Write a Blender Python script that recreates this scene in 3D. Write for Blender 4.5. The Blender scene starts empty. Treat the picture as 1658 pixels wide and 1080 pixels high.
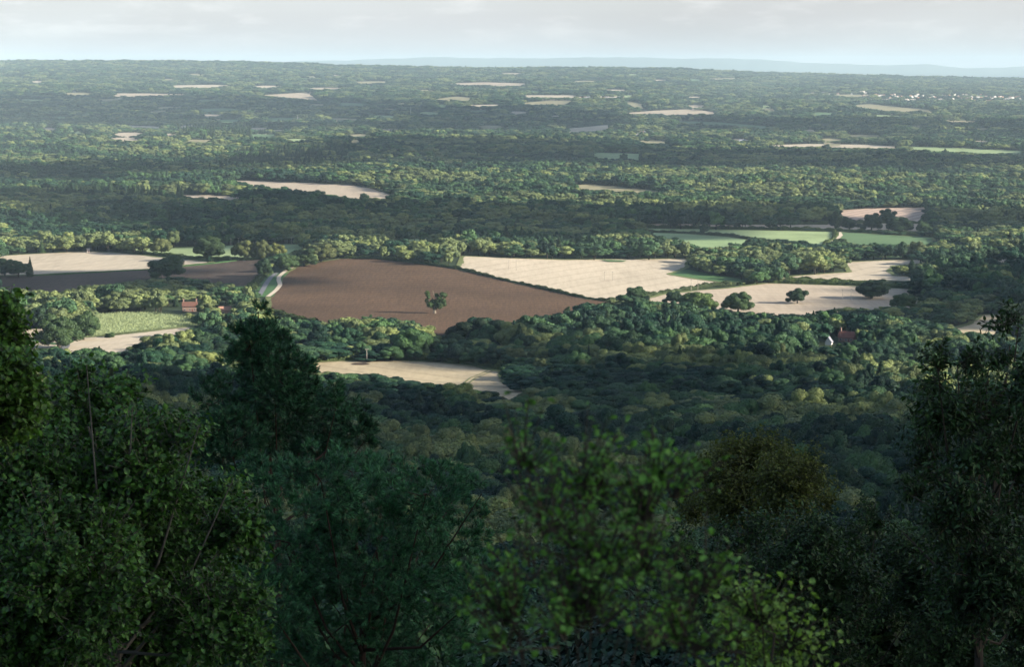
import bpy, math
import numpy as np
from mathutils import Vector, Matrix
from mathutils.geometry import delaunay_2d_cdt

# ---------------------------------------------------------------- camera, sky, sun, exposure
S = bpy.context.scene
COL = S.collection
R = math.radians
FPX = 3915.0                       # focal length in photo pixels (85 mm)
PITCH = math.atan((540 - 108) / FPX)
CAMZ = 200.0
cam = bpy.data.cameras.new('camera'); camo = bpy.data.objects.new('camera', cam); COL.objects.link(camo)
camo.location = (0, 0, CAMZ); camo.rotation_euler = (math.pi / 2 - PITCH, 0, 0)
cam.sensor_width = 36; cam.lens = FPX / 1658 * 36
cam.clip_start = 0.2; cam.clip_end = 200000
cam.dof.use_dof = True; cam.dof.focus_distance = 75; cam.dof.aperture_fstop = 7.0
S.camera = camo
SUN_EL, SUN_AZ = 20.0, math.degrees(math.atan2(0.97, -0.24))
SD = Vector((math.sin(R(SUN_AZ)) * math.cos(R(SUN_EL)), math.cos(R(SUN_AZ)) * math.cos(R(SUN_EL)), math.sin(R(SUN_EL))))
sun = bpy.data.lights.new('sun', 'SUN'); suno = bpy.data.objects.new('sun', sun); COL.objects.link(suno)
sun.energy = 5.0; sun.angle = R(0.6); sun.color = (1, 0.93, 0.80)
suno.rotation_euler = SD.to_track_quat('Z', 'Y').to_euler()
W = bpy.data.worlds.new('World'); S.world = W; W.use_nodes = True
S.view_settings.view_transform = 'Standard'; S.view_settings.look = 'None'
S.view_settings.exposure = 1.5; S.view_settings.gamma = 1
S.cycles.use_denoising = True; S.cycles.denoiser = 'OPENIMAGEDENOISE'; S.cycles.denoising_input_passes = 'RGB_ALBEDO_NORMAL'; S.cycles.denoising_prefilter = 'ACCURATE'; S.cycles.use_adaptive_sampling = False
S.cycles.max_bounces = 6; S.cycles.diffuse_bounces = 2; S.cycles.glossy_bounces = 1
S.cycles.transmission_bounces = 3; S.cycles.volume_bounces = 0; S.cycles.transparent_max_bounces = 8
S.render.use_persistent_data = False

def build_world():
    nt = W.node_tree; N = nt.nodes; L = nt.links; N.clear()
    sky = N.new('ShaderNodeTexSky'); sky.sky_type = 'NISHITA'; sky.sun_disc = False
    sky.sun_elevation = R(SUN_EL); sky.sun_rotation = R(SUN_AZ); sky.altitude = 200
    sky.air_density = 1.0; sky.dust_density = 2.0; sky.ozone_density = 2.5
    m = N.new('ShaderNodeVectorMath'); m.operation = 'SCALE'; m.inputs[3].default_value = 0.08
    L.new(sky.outputs[0], m.inputs[0])
    tc = N.new('ShaderNodeTexCoord'); mp = N.new('ShaderNodeMapping')
    mp.inputs['Scale'].default_value = (14, 14, 60)
    L.new(tc.outputs['Generated'], mp.inputs[0])
    n1 = N.new('ShaderNodeTexNoise'); n1.inputs['Scale'].default_value = 2.6; n1.inputs['Detail'].default_value = 7
    n1.inputs['Roughness'].default_value = 0.6
    L.new(mp.outputs[0], n1.inputs['Vector'])
    n2 = N.new('ShaderNodeTexNoise'); n2.inputs['Scale'].default_value = 0.7; n2.inputs['Detail'].default_value = 3
    L.new(mp.outputs[0], n2.inputs['Vector'])
    r1 = N.new('ShaderNodeMapRange'); r1.inputs[1].default_value = 0.50; r1.inputs[2].default_value = 0.68
    L.new(n1.outputs[0], r1.inputs[0])
    r2 = N.new('ShaderNodeMapRange'); r2.inputs[1].default_value = 0.35; r2.inputs[2].default_value = 0.65
    r2.inputs[3].default_value = 0.74; r2.inputs[4].default_value = 0.84
    L.new(n2.outputs[0], r2.inputs[0])
    veil = N.new('ShaderNodeMix'); veil.data_type = 'RGBA'     # thin grey veil of high cloud
    veil.inputs['B'].default_value = WORLD_VEIL
    sz = N.new('ShaderNodeSeparateXYZ'); L.new(tc.outputs['Generated'], sz.inputs[0])
    hz = N.new('ShaderNodeMapRange'); hz.inputs[1].default_value = .02; hz.inputs[2].default_value = .13
    hz.inputs[3].default_value = 1.15; hz.inputs[4].default_value = .02
    L.new(sz.outputs[2], hz.inputs[0])
    vf = N.new('ShaderNodeMath'); vf.operation = 'MULTIPLY'; vf.use_clamp = True; L.new(r2.outputs[0], vf.inputs[0]); L.new(hz.outputs[0], vf.inputs[1])
    L.new(vf.outputs[0], veil.inputs['Factor']); L.new(m.outputs[0], veil.inputs['A'])
    # cumulus puffs sit low over the land, with clear air just above the skyline
    sx = N.new('ShaderNodeSeparateXYZ'); L.new(tc.outputs['Generated'], sx.inputs[0])
    rz = N.new('ShaderNodeMapRange'); rz.inputs[1].default_value = 0.004; rz.inputs[2].default_value = 0.018
    L.new(sx.outputs[2], rz.inputs[0])
    mu = N.new('ShaderNodeMath'); mu.operation = 'MULTIPLY'; L.new(r1.outputs[0], mu.inputs[0]); L.new(rz.outputs[0], mu.inputs[1])
    mu2 = N.new('ShaderNodeMath'); mu2.operation = 'MULTIPLY'; L.new(mu.outputs[0], mu2.inputs[0]); mu2.inputs[1].default_value = 0.55
    puff = N.new('ShaderNodeMix'); puff.data_type = 'RGBA'; puff.inputs['B'].default_value = WORLD_PUFF
    L.new(mu2.outputs[0], puff.inputs['Factor']); L.new(veil.outputs['Result'], puff.inputs['A'])
    bg = N.new('ShaderNodeBackground'); bg.inputs[1].default_value = 1.0
    out = N.new('ShaderNodeOutputWorld')
    L.new(puff.outputs['Result'], bg.inputs[0]); L.new(bg.outputs[0], out.inputs[0])
WORLD_VEIL = (0.288, 0.285, 0.283, 1)
WORLD_PUFF = (0.37, 0.365, 0.355, 1)
build_world()

# ---------------------------------------------------------------- the lie of the land
_kd = [-600, -80, 0, 15, 40, 100, 200, 400, 700, 1000, 1300, 1500, 1750, 2000, 2300]
_kz = [215, 200, 198.2, 192.5, 183, 163, 140, 107, 70, 38, 18, 10, 3, 0.6, 0]
_td = np.arange(-600, 2400, 2.0); _tz = np.interp(_td, _kd, _kz)
_sm = _tz.copy()
for _ in range(3):
    c = np.convolve(np.pad(_sm, 15, 'edge'), np.ones(31) / 31, 'valid')
    wgt = np.clip((_td - 60) / 100, 0, 1); _sm = _sm * (1 - wgt) + c * wgt
_tz = _sm
_ru = [0, 150, 300, 430, 550, 700, 800, 950, 1100, 1200, 1300, 1450, 1658]
_rv = [98, 98, 99, 101, 104.5, 106.5, 108, 109, 112, 116, 119, 123, 128.5]
def sstep(a, b, x):
    t = np.clip((x - a) / (b - a), 0, 1); return t * t * (3 - 2 * t)
def H(x, y):
    x = np.asarray(x, float); y = np.asarray(y, float)
    z = np.interp(y + 25 * np.sin(x / 140.0 + .6) * sstep(250, 600, y), _td, _tz)
    a = x / np.maximum(y, 1.0)
    z = z + sstep(350, 700, y) * (1 - sstep(1300, 1600, y)) * (4 * np.sin(x / 75 + y / 210) + 3 * np.sin(y / 68.0 + x / 160 + 1))
    w1 = sstep(2700, 3600, y) * (1 - sstep(5500, 8000, y))
    z = z + w1 * 3.2 * (np.sin(x / 210 + 1.3 + .4 * np.sin(y / 500)) * .5 + np.sin(y / 165 + x / 420 + .7))
    w2 = sstep(3500, 6500, y)
    z = z + w2 * 5.0 * np.sin(y / 430 + x / 1100 + .5 + .6 * np.sin(x / 900)) + w2 * 2.5 * np.sin(x / 520 + y / 1500)
    z = z + 13 * np.exp(-((x + 95) ** 2 / (2 * 150 ** 2) + (y - 2440) ** 2 / (2 * 230 ** 2)))
    D = 18000.0
    rid = CAMZ + (108 - np.interp(829 + FPX * a, _ru, _rv)) * D / FPX - 15
    s = np.clip((y - 8000) / (D - 8000), 0, 1) ** 1.25
    z = z + s * rid * (1 - 0.75 * sstep(D, 24000, y))
    return z

def ray(u, v):
    u = np.asarray(u, float); v = np.asarray(v, float)
    cx, cy = (u - 829) / FPX, (540 - v) / FPX
    dy = math.cos(PITCH) + cy * math.sin(PITCH); dz = -math.sin(PITCH) + cy * math.cos(PITCH)
    return cx / dy, dz / dy                          # per metre of y
def unproj(u, v, ymin=60.0, ymax=60000.0):
    ax, az = ray(u, v); ax = np.atleast_1d(ax); az = np.atleast_1d(az)
    y = np.full(ax.shape, ymin); hit = np.full(ax.shape, ymax); done = np.zeros(ax.shape, bool)
    prev = y.copy()
    while (y[0] < ymax) and not done.all():
        h = H(ax * y, y); below = (CAMZ + az * y <= h) & ~done
        if below.any():
            lo, hi = prev.copy(), y.copy()
            for _ in range(14):
                mid = (lo + hi) / 2; b = CAMZ + az * mid <= H(ax * mid, mid)
                hi = np.where(b, mid, hi); lo = np.where(b, lo, mid)
            hit = np.where(below, hi, hit); done |= below
        prev = y.copy(); y = y * 1.006
    return np.stack([ax * hit, hit, H(ax * hit, hit)], -1)
def gp(u, v): return unproj([u], [v])[0]
def proj(p):
    p = np.asarray(p, float); x, y, z = p[..., 0], p[..., 1], p[..., 2] - CAMZ
    d = y * math.cos(PITCH) - z * math.sin(PITCH); up = y * math.sin(PITCH) + z * math.cos(PITCH)
    return 829 + FPX * x / d, 540 - FPX * up / d, d
def at(u, v, y):                                     # the point at ground distance y seen at u, v
    ax, az = ray(u, v); return np.array([float(ax) * y, y, CAMZ + float(az) * y])

# ---------------------------------------------------------------- helpers
def tag(o, label=None, cat=None, group=None, kind=None):
    if label: o['label'] = label
    if cat: o['category'] = cat
    if group: o['group'] = group
    if kind: o['kind'] = kind
    return o
def mesh_np(name, V, polys, mats, midx=None, smooth=False):
    """polys: list of int arrays (n,k)"""
    me = bpy.data.meshes.new(name); V = np.asarray(V, np.float32)
    loops = np.concatenate([p.ravel() for p in polys]).astype(np.int32)
    tot = np.concatenate([np.full(len(p), p.shape[1]) for p in polys]).astype(np.int32)
    st = np.concatenate([[0], np.cumsum(tot)[:-1]]).astype(np.int32)
    me.vertices.add(len(V)); me.loops.add(len(loops)); me.polygons.add(len(tot))
    me.vertices.foreach_set('co', V.ravel()); me.loops.foreach_set('vertex_index', loops)
    me.polygons.foreach_set('loop_start', st); me.polygons.foreach_set('loop_total', tot)
    for m in mats: me.materials.append(m)
    if midx is not None: me.polygons.foreach_set('material_index', np.asarray(midx, np.int32))
    me.polygons.foreach_set('use_smooth', np.full(len(tot), smooth))
    me.update(calc_edges=True); return me
def link(name, me, parent=None, loc=None):
    o = bpy.data.objects.new(name, me); COL.objects.link(o)
    if parent: o.parent = parent
    if loc is not None: o.location = loc
    return o
def empty(name, loc, rz=0):
    o = link(name, None, None, loc); o.rotation_euler.z = rz; o.empty_display_size = .5; return o
class MB:
    def __init__(s): s.v = []; s.f = {}; s.n = 0
    def add(s, V, F, mi=0):
        V = np.asarray(V, float); F = np.asarray(F, int)
        s.v.append(V); s.f.setdefault((F.shape[1], mi), []).append(F + s.n); s.n += len(V)
    def mesh(s, name, mats, smooth=False):
        ps, mi = [], []
        for (k, m), fs in s.f.items():
            a = np.concatenate(fs); ps.append(a); mi.append(np.full(len(a), m))
        return mesh_np(name, np.concatenate(s.v), ps, mats, np.concatenate(mi), smooth)
    def build(s, name, mats, parent=None, smooth=False, loc=None):
        return link(name, s.mesh(name, mats if isinstance(mats, list) else [mats], smooth), parent, loc)
    def box(s, c, h, rz=0, mi=0):
        V = np.array([[i, j, k] for i in (-1, 1) for j in (-1, 1) for k in (-1, 1)], float) * h
        cs, sn = math.cos(rz), math.sin(rz); V = V @ np.array([[cs, sn, 0], [-sn, cs, 0], [0, 0, 1]]) + c
        s.add(V, [[0, 1, 3, 2], [4, 6, 7, 5], [0, 4, 5, 1], [2, 3, 7, 6], [0, 2, 6, 4], [1, 5, 7, 3]], mi)
    def tube(s, P, r, n=6, mi=0):
        P = np.asarray(P, float); r = np.broadcast_to(r, (len(P),))
        T = np.gradient(P, axis=0); T /= np.linalg.norm(T, axis=1)[:, None] + 1e-9
        ref = np.array([0.31, 0.2, 0.93]) if abs(T[0][2]) < .9 else np.array([1, .1, 0])
        A = np.cross(T, ref); A /= np.linalg.norm(A, axis=1)[:, None]; B = np.cross(T, A)
        th = np.arange(n) * 2 * math.pi / n
        V = P[:, None] + r[:, None, None] * (np.cos(th)[None, :, None] * A[:, None] + np.sin(th)[None, :, None] * B[:, None])
        i = np.arange(len(P) - 1)[:, None] * n; j = np.arange(n)[None]; k = (j + 1) % n
        s.add(V.reshape(-1, 3), np.stack([i + j, i + k, i + n + k, i + n + j], -1).reshape(-1, 4), mi)
        s.f.setdefault((n, mi), []).append(np.arange(n)[None] + s.n - n)
rg = np.random.default_rng(7)
def unit(v): return v / (np.linalg.norm(v, axis=-1, keepdims=True) + 1e-9)

# ---------------------------------------------------------------- materials
class NT:
    def __init__(s, name):
        s.m = bpy.data.materials.new(name); s.m.use_nodes = True; s.t = s.m.node_tree; s.N = s.t.nodes
        s.b = s.N['Principled BSDF']; s.out = s.N['Material Output']
    def n(s, t, **k):
        o = s.N.new(t)
        for a, b in k.items(): setattr(o, a, b)
        return o
    def l(s, a, b): s.t.links.new(a, b)
    def coords(s, scale=(1, 1, 1), rot=0):
        g = s.n('ShaderNodeTexCoord'); m = s.n('ShaderNodeMapping'); m.inputs['Scale'].default_value = scale
        m.inputs['Rotation'].default_value = (0, 0, rot)
        s.l(g.outputs['Object'], m.inputs[0]); return m.outputs[0]
    def noise(s, vec, scale, detail=4, rough=.55):
        o = s.n('ShaderNodeTexNoise'); o.inputs['Scale'].default_value = scale; o.inputs['Detail'].default_value = detail
        o.inputs['Roughness'].default_value = rough; s.l(vec, o.inputs['Vector']); return o.outputs[0]
    def ramp(s, fac, stops):
        o = s.n('ShaderNodeValToRGB'); e = o.color_ramp.elements
        while len(e) < len(stops): e.new(.5)
        for q, (p, c) in zip(e, stops): q.position = p; q.color = (*c, 1)
        s.l(fac, o.inputs[0]); return o.outputs[0]
    def mix(s, fac, a, b, mode='MIX'):
        o = s.n('ShaderNodeMix', data_type='RGBA', blend_type=mode)
        for k, v in (('Factor', fac), ('A', a), ('B', b)):
            if hasattr(v, 'links'): s.l(v, o.inputs[k])
            elif k == 'Factor': o.inputs[0].default_value = v
            else: o.inputs[k].default_value = (*v, 1)
        return o.outputs['Result']
def plain(name, c, rough=.7, spec=.3, metal=0):
    t = NT(name); v = t.coords()
    n = t.noise(v, 3.0, 5)
    t.l(t.ramp(n, [(.3, tuple(x * .78 for x in c)), (.7, tuple(min(1, x * 1.15) for x in c))]), t.b.inputs['Base Color'])
    t.b.inputs['Roughness'].default_value = rough; t.b.inputs['Specular IOR Level'].default_value = spec
    t.b.inputs['Metallic'].default_value = metal
    return t.m
def foliage(name, c, var=.35, hue=(1.12, 1.04, .8), spec=.15, trans=0.0, scale=.25, con=1.0):
    """leaf colour: varies from plant to plant and in patches; con paints in leaf highlights"""
    t = NT(name)
    oi = t.n('ShaderNodeObjectInfo')
    c0 = tuple(x * (1 - var) for x in c); c1 = tuple(x * (1 + var) * h for x, h in zip(c, hue))
    base = t.ramp(oi.outputs['Random'], [(0, c0), (.5, c), (1, c1)])
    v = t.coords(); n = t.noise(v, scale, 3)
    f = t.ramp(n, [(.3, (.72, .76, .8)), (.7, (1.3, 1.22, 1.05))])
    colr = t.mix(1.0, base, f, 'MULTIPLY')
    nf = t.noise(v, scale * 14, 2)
    f2 = t.ramp(nf, [(.36, (.7 / con, .72 / con, .78 / con)), (.66, (1.35 * con, 1.3 * con, 1.15 * con))])  # higher con imitates bright leaf highlights against dark leaves in the colour
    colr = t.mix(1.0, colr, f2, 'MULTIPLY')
    t.l(colr, t.b.inputs['Base Color']); t.b.inputs['Roughness'].default_value = .6
    t.b.inputs['Specular IOR Level'].default_value = spec
    if trans > 0:
        tr = t.n('ShaderNodeBsdfTranslucent'); t.l(t.mix(1.0, colr, (1.4, 1.6, .7), 'MULTIPLY'), tr.inputs[0])
        ms = t.n('ShaderNodeMixShader'); ms.inputs[0].default_value = trans
        t.l(t.b.outputs[0], ms.inputs[1]); t.l(tr.outputs[0], ms.inputs[2]); t.l(ms.outputs[0], t.out.inputs[0])
    return t.m
def straw_mat(name, c, rot=0.0, line=.12, per=24.0):
    t = NT(name); v = t.coords(rot=rot)
    big = t.noise(t.coords((1.6, .5, 1), rot), .012, 6, .6); fine = t.noise(t.coords((.25, .02, 1), rot), 1.0, 6, .7)
    col = t.ramp(big, [(.32, tuple(x * .72 for x in c)), (.47, c), (.7, tuple(min(1, x * 1.14) for x in c))])
    col = t.mix(.5, col, t.ramp(fine, [(.3, tuple(x * .72 for x in c)), (.7, tuple(min(1, x * 1.2) for x in c))]))
    w = t.n('ShaderNodeTexWave'); w.inputs['Scale'].default_value = .314 / per
    w.inputs['Distortion'].default_value = 1.2; w.inputs['Detail'].default_value = 2; w.inputs['Detail Scale'].default_value = .4
    t.l(v, w.inputs['Vector'])
    ln = t.ramp(w.outputs[0], [(.0, (1 - line,) * 3), (.16, (1, 1, 1))])
    t.l(t.mix(1.0, col, ln, 'MULTIPLY'), t.b.inputs['Base Color']); t.b.inputs['Roughness'].default_value = .9
    t.b.inputs['Specular IOR Level'].default_value = .05
    return t.m
def soil_mat(name, c, rot=0.0):
    t = NT(name); v = t.coords(rot=rot)
    big = t.noise(v, .008, 5); fine = t.noise(t.coords((.6, .03, 1), rot), 1.0, 7, .75)
    clod = t.noise(t.coords(), .35, 5, .8)
    col = t.ramp(big, [(.3, tuple(x * .75 for x in c)), (.7, tuple(x * 1.25 for x in c))])
    col = t.mix(1.0, col, t.ramp(fine, [(.3, (.72, .7, .68)), (.7, (1.3, 1.3, 1.3))]), 'MULTIPLY')
    col = t.mix(1.0, col, t.ramp(clod, [(.35, (.7, .7, .7)), (.7, (1.35, 1.35, 1.35))]), 'MULTIPLY')
    w = t.n('ShaderNodeTexWave'); w.inputs['Scale'].default_value = .314 / 15; w.inputs['Distortion'].default_value = 2.0; w.inputs['Detail'].default_value = 2; w.inputs['Detail Scale'].default_value = .3
    t.l(v, w.inputs['Vector']); col = t.mix(1.0, col, t.ramp(w.outputs[0], [(.0, (.78, .78, .78)), (.25, (1.04, 1.04, 1.04))]), 'MULTIPLY')
    t.l(col, t.b.inputs['Base Color']); t.b.inputs['Roughness'].default_value = .95
    t.b.inputs['Specular IOR Level'].default_value = .1
    bp = t.n('ShaderNodeBump'); bp.inputs['Strength'].default_value = .6; bp.inputs['Distance'].default_value = .5
    t.l(clod, bp.inputs['Height']); t.l(bp.outputs[0], t.b.inputs['Normal'])
    return t.m
def grass_mat(name, c, rot=0.0, rows=False):
    t = NT(name); v = t.coords(rot=rot)
    n = t.noise(v, .015, 5); f = t.noise(v, .5, 5, .7)
    col = t.ramp(n, [(.3, tuple(x * .8 for x in c)), (.7, tuple(x * 1.2 for x in c))])
    col = t.mix(1.0, col, t.ramp(f, [(.3, (.75, .75, .75)), (.7, (1.25, 1.25, 1.2))]), 'MULTIPLY')
    if rows:
        w = t.n('ShaderNodeTexWave'); w.inputs['Scale'].default_value = .1; w.inputs['Distortion'].default_value = 1.5
        t.l(v, w.inputs['Vector']); col = t.mix(1.0, col, t.ramp(w.outputs[0], [(.2, (.7, .75, .7)), (.6, (1.1, 1.1, 1.1))]), 'MULTIPLY')
    t.l(col, t.b.inputs['Base Color']); t.b.inputs['Roughness'].default_value = .85; t.b.inputs['Specular IOR Level'].default_value = .1
    return t.m
M = dict(
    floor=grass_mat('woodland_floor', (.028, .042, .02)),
    straw=straw_mat('straw_stubble', (.44, .37, .275), .5),
    straw2=straw_mat('straw_stubble_pink', (.405, .33, .245), 1.3, .22, 14),
    straw3=straw_mat('straw_stubble_gold', (.40, .325, .21), -.6, .15),
    strawstripe=straw_mat('straw_in_swaths', (.42, .31, .24), .35, .45, 16),
    brown=soil_mat('ploughed_soil', (.088, .053, .031), 1.1),
    brown2=soil_mat('dark_ploughed_soil', (.070, .050, .038), 1.45),
    pale=grass_mat('pale_pasture', (.25, .31, .15)),
    green=grass_mat('bright_pasture', (.20, .27, .13)),
    dgreen=grass_mat('deep_pasture', (.10, .16, .075)),
    maize=grass_mat('maize_leaf', (.23, .26, .12), .9, True),
    verge=grass_mat('verge_grass', (.06, .12, .045)),
    rough=grass_mat('rough_margin', (.13, .15, .06)),
    heath=grass_mat('heath_clearing', (.25, .22, .13)),
    road=plain('lane_asphalt', (.16, .16, .17), .9, .1),
    track=straw_mat('chalky_track', (.50, .42, .32), 0, .05),
    deadwood=plain('dead_oak_wood', (.20, .17, .13), .9, .1),
    bark=plain('bark', (.045, .037, .028), .9, .1),
    pbark=plain('pine_bark', (.055, .035, .026), .9, .1),
    wbark=plain('grey_lichened_bark', (.13, .12, .10), .9, .1),
    fdark=foliage('leaf_dark', (.020, .044, .022)),
    fmid=foliage('leaf_mid', (.042, .076, .030)),
    flight=foliage('leaf_pale_olive', (.095, .115, .045), .25),
    fwood=foliage('leaf_woodland', (.038, .082, .040), .45, (1.1, 1.05, .8)),
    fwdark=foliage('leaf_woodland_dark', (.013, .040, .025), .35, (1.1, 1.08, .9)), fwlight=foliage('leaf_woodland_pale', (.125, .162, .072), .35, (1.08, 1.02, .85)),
    fcon=foliage('needle_dark', (.020, .040, .020)),
    fhedge=foliage('leaf_hedge', (.045, .07, .025)),
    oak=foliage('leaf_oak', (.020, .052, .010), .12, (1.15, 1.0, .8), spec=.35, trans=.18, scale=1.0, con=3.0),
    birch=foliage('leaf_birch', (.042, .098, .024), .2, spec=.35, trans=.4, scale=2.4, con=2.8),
    birch2=foliage('leaf_birch_yellow_green', (.085, .150, .038), .2, spec=.35, trans=.35, scale=2.2, con=1.9),  # yellow-green leaf of the birch sapling
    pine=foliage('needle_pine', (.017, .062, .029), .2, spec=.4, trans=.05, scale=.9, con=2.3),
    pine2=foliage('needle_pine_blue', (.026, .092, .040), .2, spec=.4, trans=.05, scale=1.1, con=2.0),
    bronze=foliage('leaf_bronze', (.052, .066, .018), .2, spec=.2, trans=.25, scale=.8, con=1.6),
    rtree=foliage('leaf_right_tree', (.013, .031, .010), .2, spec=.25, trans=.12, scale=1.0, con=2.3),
    brick=plain('red_brick', (.33, .21, .16)), tile=plain('clay_tile', (.15, .07, .05)),
    otile=plain('orange_tile', (.28, .15, .10)), btile=plain('brown_tile', (.20, .08, .055)),
    white=plain('white_paint', (.62, .60, .56)), render_=plain('cream_render', (.40, .34, .29)),
    slate=plain('grey_slate', (.20, .20, .22)), glass=plain('dark_glass', (.03, .035, .04), .1, .5),
    wood=plain('weathered_wood', (.33, .29, .24)), metal=plain('galvanised_metal', (.5, .5, .5), .5, .5),
    rubber=plain('rubber', (.03, .03, .03)),
)

# ---------------------------------------------------------------- clouds above the frame that throw the shadow bands
def pip(poly, X, Y):
    poly = np.asarray(poly, float); ins = np.zeros(X.shape, bool); n = len(poly)
    for i in range(n):
        x0, y0 = poly[i]; x1, y1 = poly[(i + 1) % n]
        if y0 == y1: continue
        c = ((y0 > Y) != (y1 > Y)) & (X < (x1 - x0) * (Y - y0) / (y1 - y0) + x0); ins ^= c
    return ins
_ico = None
def ico():
    global _ico
    if _ico is None:
        import bmesh
        b = bmesh.new(); bmesh.ops.create_icosphere(b, subdivisions=2, radius=1)
        _ico = (np.array([v.co[:] for v in b.verts]), np.array([[v.index for v in f.verts] for f in b.faces])); b.free()
    return _ico
tcl = NT('cloud_blue_grey'); tcl.b.inputs['Base Color'].default_value = (.42, .52, .66, 1); tcl.b.inputs['Roughness'].default_value = 1  # blue-grey tint put in to cool the light under the clouds
def cloud(poly, world=False, alt=950.0, seed=1, sp=None, label=''):
    P = np.asarray(poly, float)
    if not world: P = unproj(P[:, 0], P[:, 1])[:, :2]
    r_ = np.random.default_rng(seed)
    w = P.max(0) - P.min(0); sp = sp or max(50, min(w) / 9)
    gx, gy = np.meshgrid(np.arange(P[:, 0].min(), P[:, 0].max(), sp), np.arange(P[:, 1].min(), P[:, 1].max(), sp))
    gx = gx.ravel() + r_.uniform(-.4, .4, gx.size) * sp; gy = gy.ravel() + r_.uniform(-.4, .4, gy.size) * sp
    k = pip(P, gx, gy)
    if not world: k &= (np.sin(gx / sp / 1.9 + seed) * np.sin(gy / sp / 1.5 + seed * 2) + .5 * np.sin(gx / sp / .8 + gy / sp) + r_.normal(0, .3, gx.size)) > -.62
    gx, gy = gx[k], gy[k]
    if not len(gx): return
    q = np.array(SD) / SD.z; V0, F0 = ico(); m = MB()
    for x, y in zip(gx, gy):
        g = float(H(x, y)); s = sp * r_.uniform(.72, 1.02); vz = min(s * .45, 120)
        V = V0 * (1 + .18 * np.sin(V0[:, :1] * 5 + r_.uniform(0, 6)) * np.sin(V0[:, 1:2] * 6 + r_.uniform(0, 6)))
        m.add(V * (s, s, vz) + np.array([x, y, g]) + q * (alt - g) + (0, 0, r_.uniform(-.2, .4) * vz), F0)
    o = m.build('cloud', tcl.m, smooth=True); tag(o, kind='structure')
CLOUDS = [
    # in photo pixels: the ground (or canopy) lying in shade
    ([(-60, 158), (300, 160), (600, 168), (1000, 196), (950, 214), (620, 214), (300, 208), (-60, 206)], False, 1500, 3),
    ([(-60, 322), (250, 318), (400, 336), (640, 345), (900, 350), (1300, 356), (1720, 352), (1720, 378), (1300, 368), (1000, 378), (740, 392), (560, 398), (300, 380), (-60, 362)], False, 900, 4),
    ([(480, 236), (800, 230), (1100, 250), (1720, 262), (1720, 276), (1100, 276), (800, 272), (500, 262)], False, 1200, 5),
    ([(1130, 196), (1720, 202), (1720, 228), (1150, 214)], False, 1400, 6),
    ([(-60, 444), (190, 440), (290, 446), (420, 458), (380, 470), (150, 482), (-60, 482)], False, 800, 7),
    ([(1490, 450), (1720, 436), (1720, 530), (1570, 545), (1300, 552), (1240, 532), (1440, 512)], False, 800, 8),
    ([(660, 556), (760, 548), (830, 590), (1120, 604), (1160, 640), (870, 642), (835, 606)], False, 800, 9),
    ([(-60, 282), (200, 272), (500, 262), (620, 268), (300, 288), (-60, 300)], False, 1000, 11),
]
for i, (p, w_, al, sd) in enumerate(CLOUDS): cloud(p, w_, al, sd)
near = unproj([-260, 200, 420, 620, 850, 1150, 1500, 1950], [652, 640, 668, 672, 670, 690, 730, 690])[:, :2]
cloud(list(map(tuple, near)) + [(420, -250), (-420, -250)], True, 800, 21, sp=90)  # added cloud out of view, put in to shade the foreground trees

# ---------------------------------------------------------------- ground sheet
def ground():
    ys = [-500.0, -350, -220, -130, -70, -30, -10, 0]
    y = 8.0
    while y < 52000: ys.append(y); y = max(y + 5, y * 1.0085)
    ys = np.array(ys); a = np.linspace(-.62, .62, 221)
    X = a[None] * (np.maximum(ys, 0)[:, None] + 400); Y = np.repeat(ys[:, None], len(a), 1)
    Z = H(X, Y); n, k = X.shape
    i, j = np.meshgrid(np.arange(n - 1), np.arange(k - 1), indexing='ij'); q = i * k + j
    F = np.stack([q, q + 1, q + k + 1, q + k], -1).reshape(-1, 4)
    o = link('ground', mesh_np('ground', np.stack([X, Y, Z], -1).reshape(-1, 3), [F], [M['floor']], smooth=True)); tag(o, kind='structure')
ground()
def far_hills():
    u = np.array([-900, -300, 100, 450, 560, 640, 690, 770, 850, 930, 1000, 1098, 1180, 1233, 1267, 1330, 1385, 1449, 1496, 1525, 1554, 1605, 1658, 1750, 1900, 2500])
    v = np.array([106, 104, 101, 99, 97, 94.5, 92, 93.5, 94, 93, 92, 94.5, 94, 96, 99, 102, 104, 105, 103, 106, 110, 109, 106.5, 105, 107, 106])
    uu = np.linspace(-900, 2500, 300); vv = np.interp(uu, u, v) + .4 * np.sin(uu / 17) + .3 * np.sin(uu / 7.3)
    D = 46000.0; ax = (uu - 829) / FPX; top = CAMZ + (108 - vv) * D / FPX
    rows = [(-6000, .0), (-4000, .3), (-2500, .62), (-1200, .9), (0, 1.0), (2500, .7), (5000, 0)]
    V = []
    for dy, s in rows: V.append(np.stack([ax * (D + dy), np.full(300, D + dy), 55 + s * (top - 55)], -1))
    V = np.concatenate(V); k = 300
    i, j = np.meshgrid(np.arange(len(rows) - 1), np.arange(k - 1), indexing='ij'); q = i * k + j
    F = np.stack([q, q + 1, q + k + 1, q + k], -1).reshape(-1, 4)
    o = link('hills', mesh_np('hills', V, [F], [grass_mat('far_down', (.08, .10, .06))], smooth=True)); tag(o, kind='structure')
far_hills()

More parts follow.
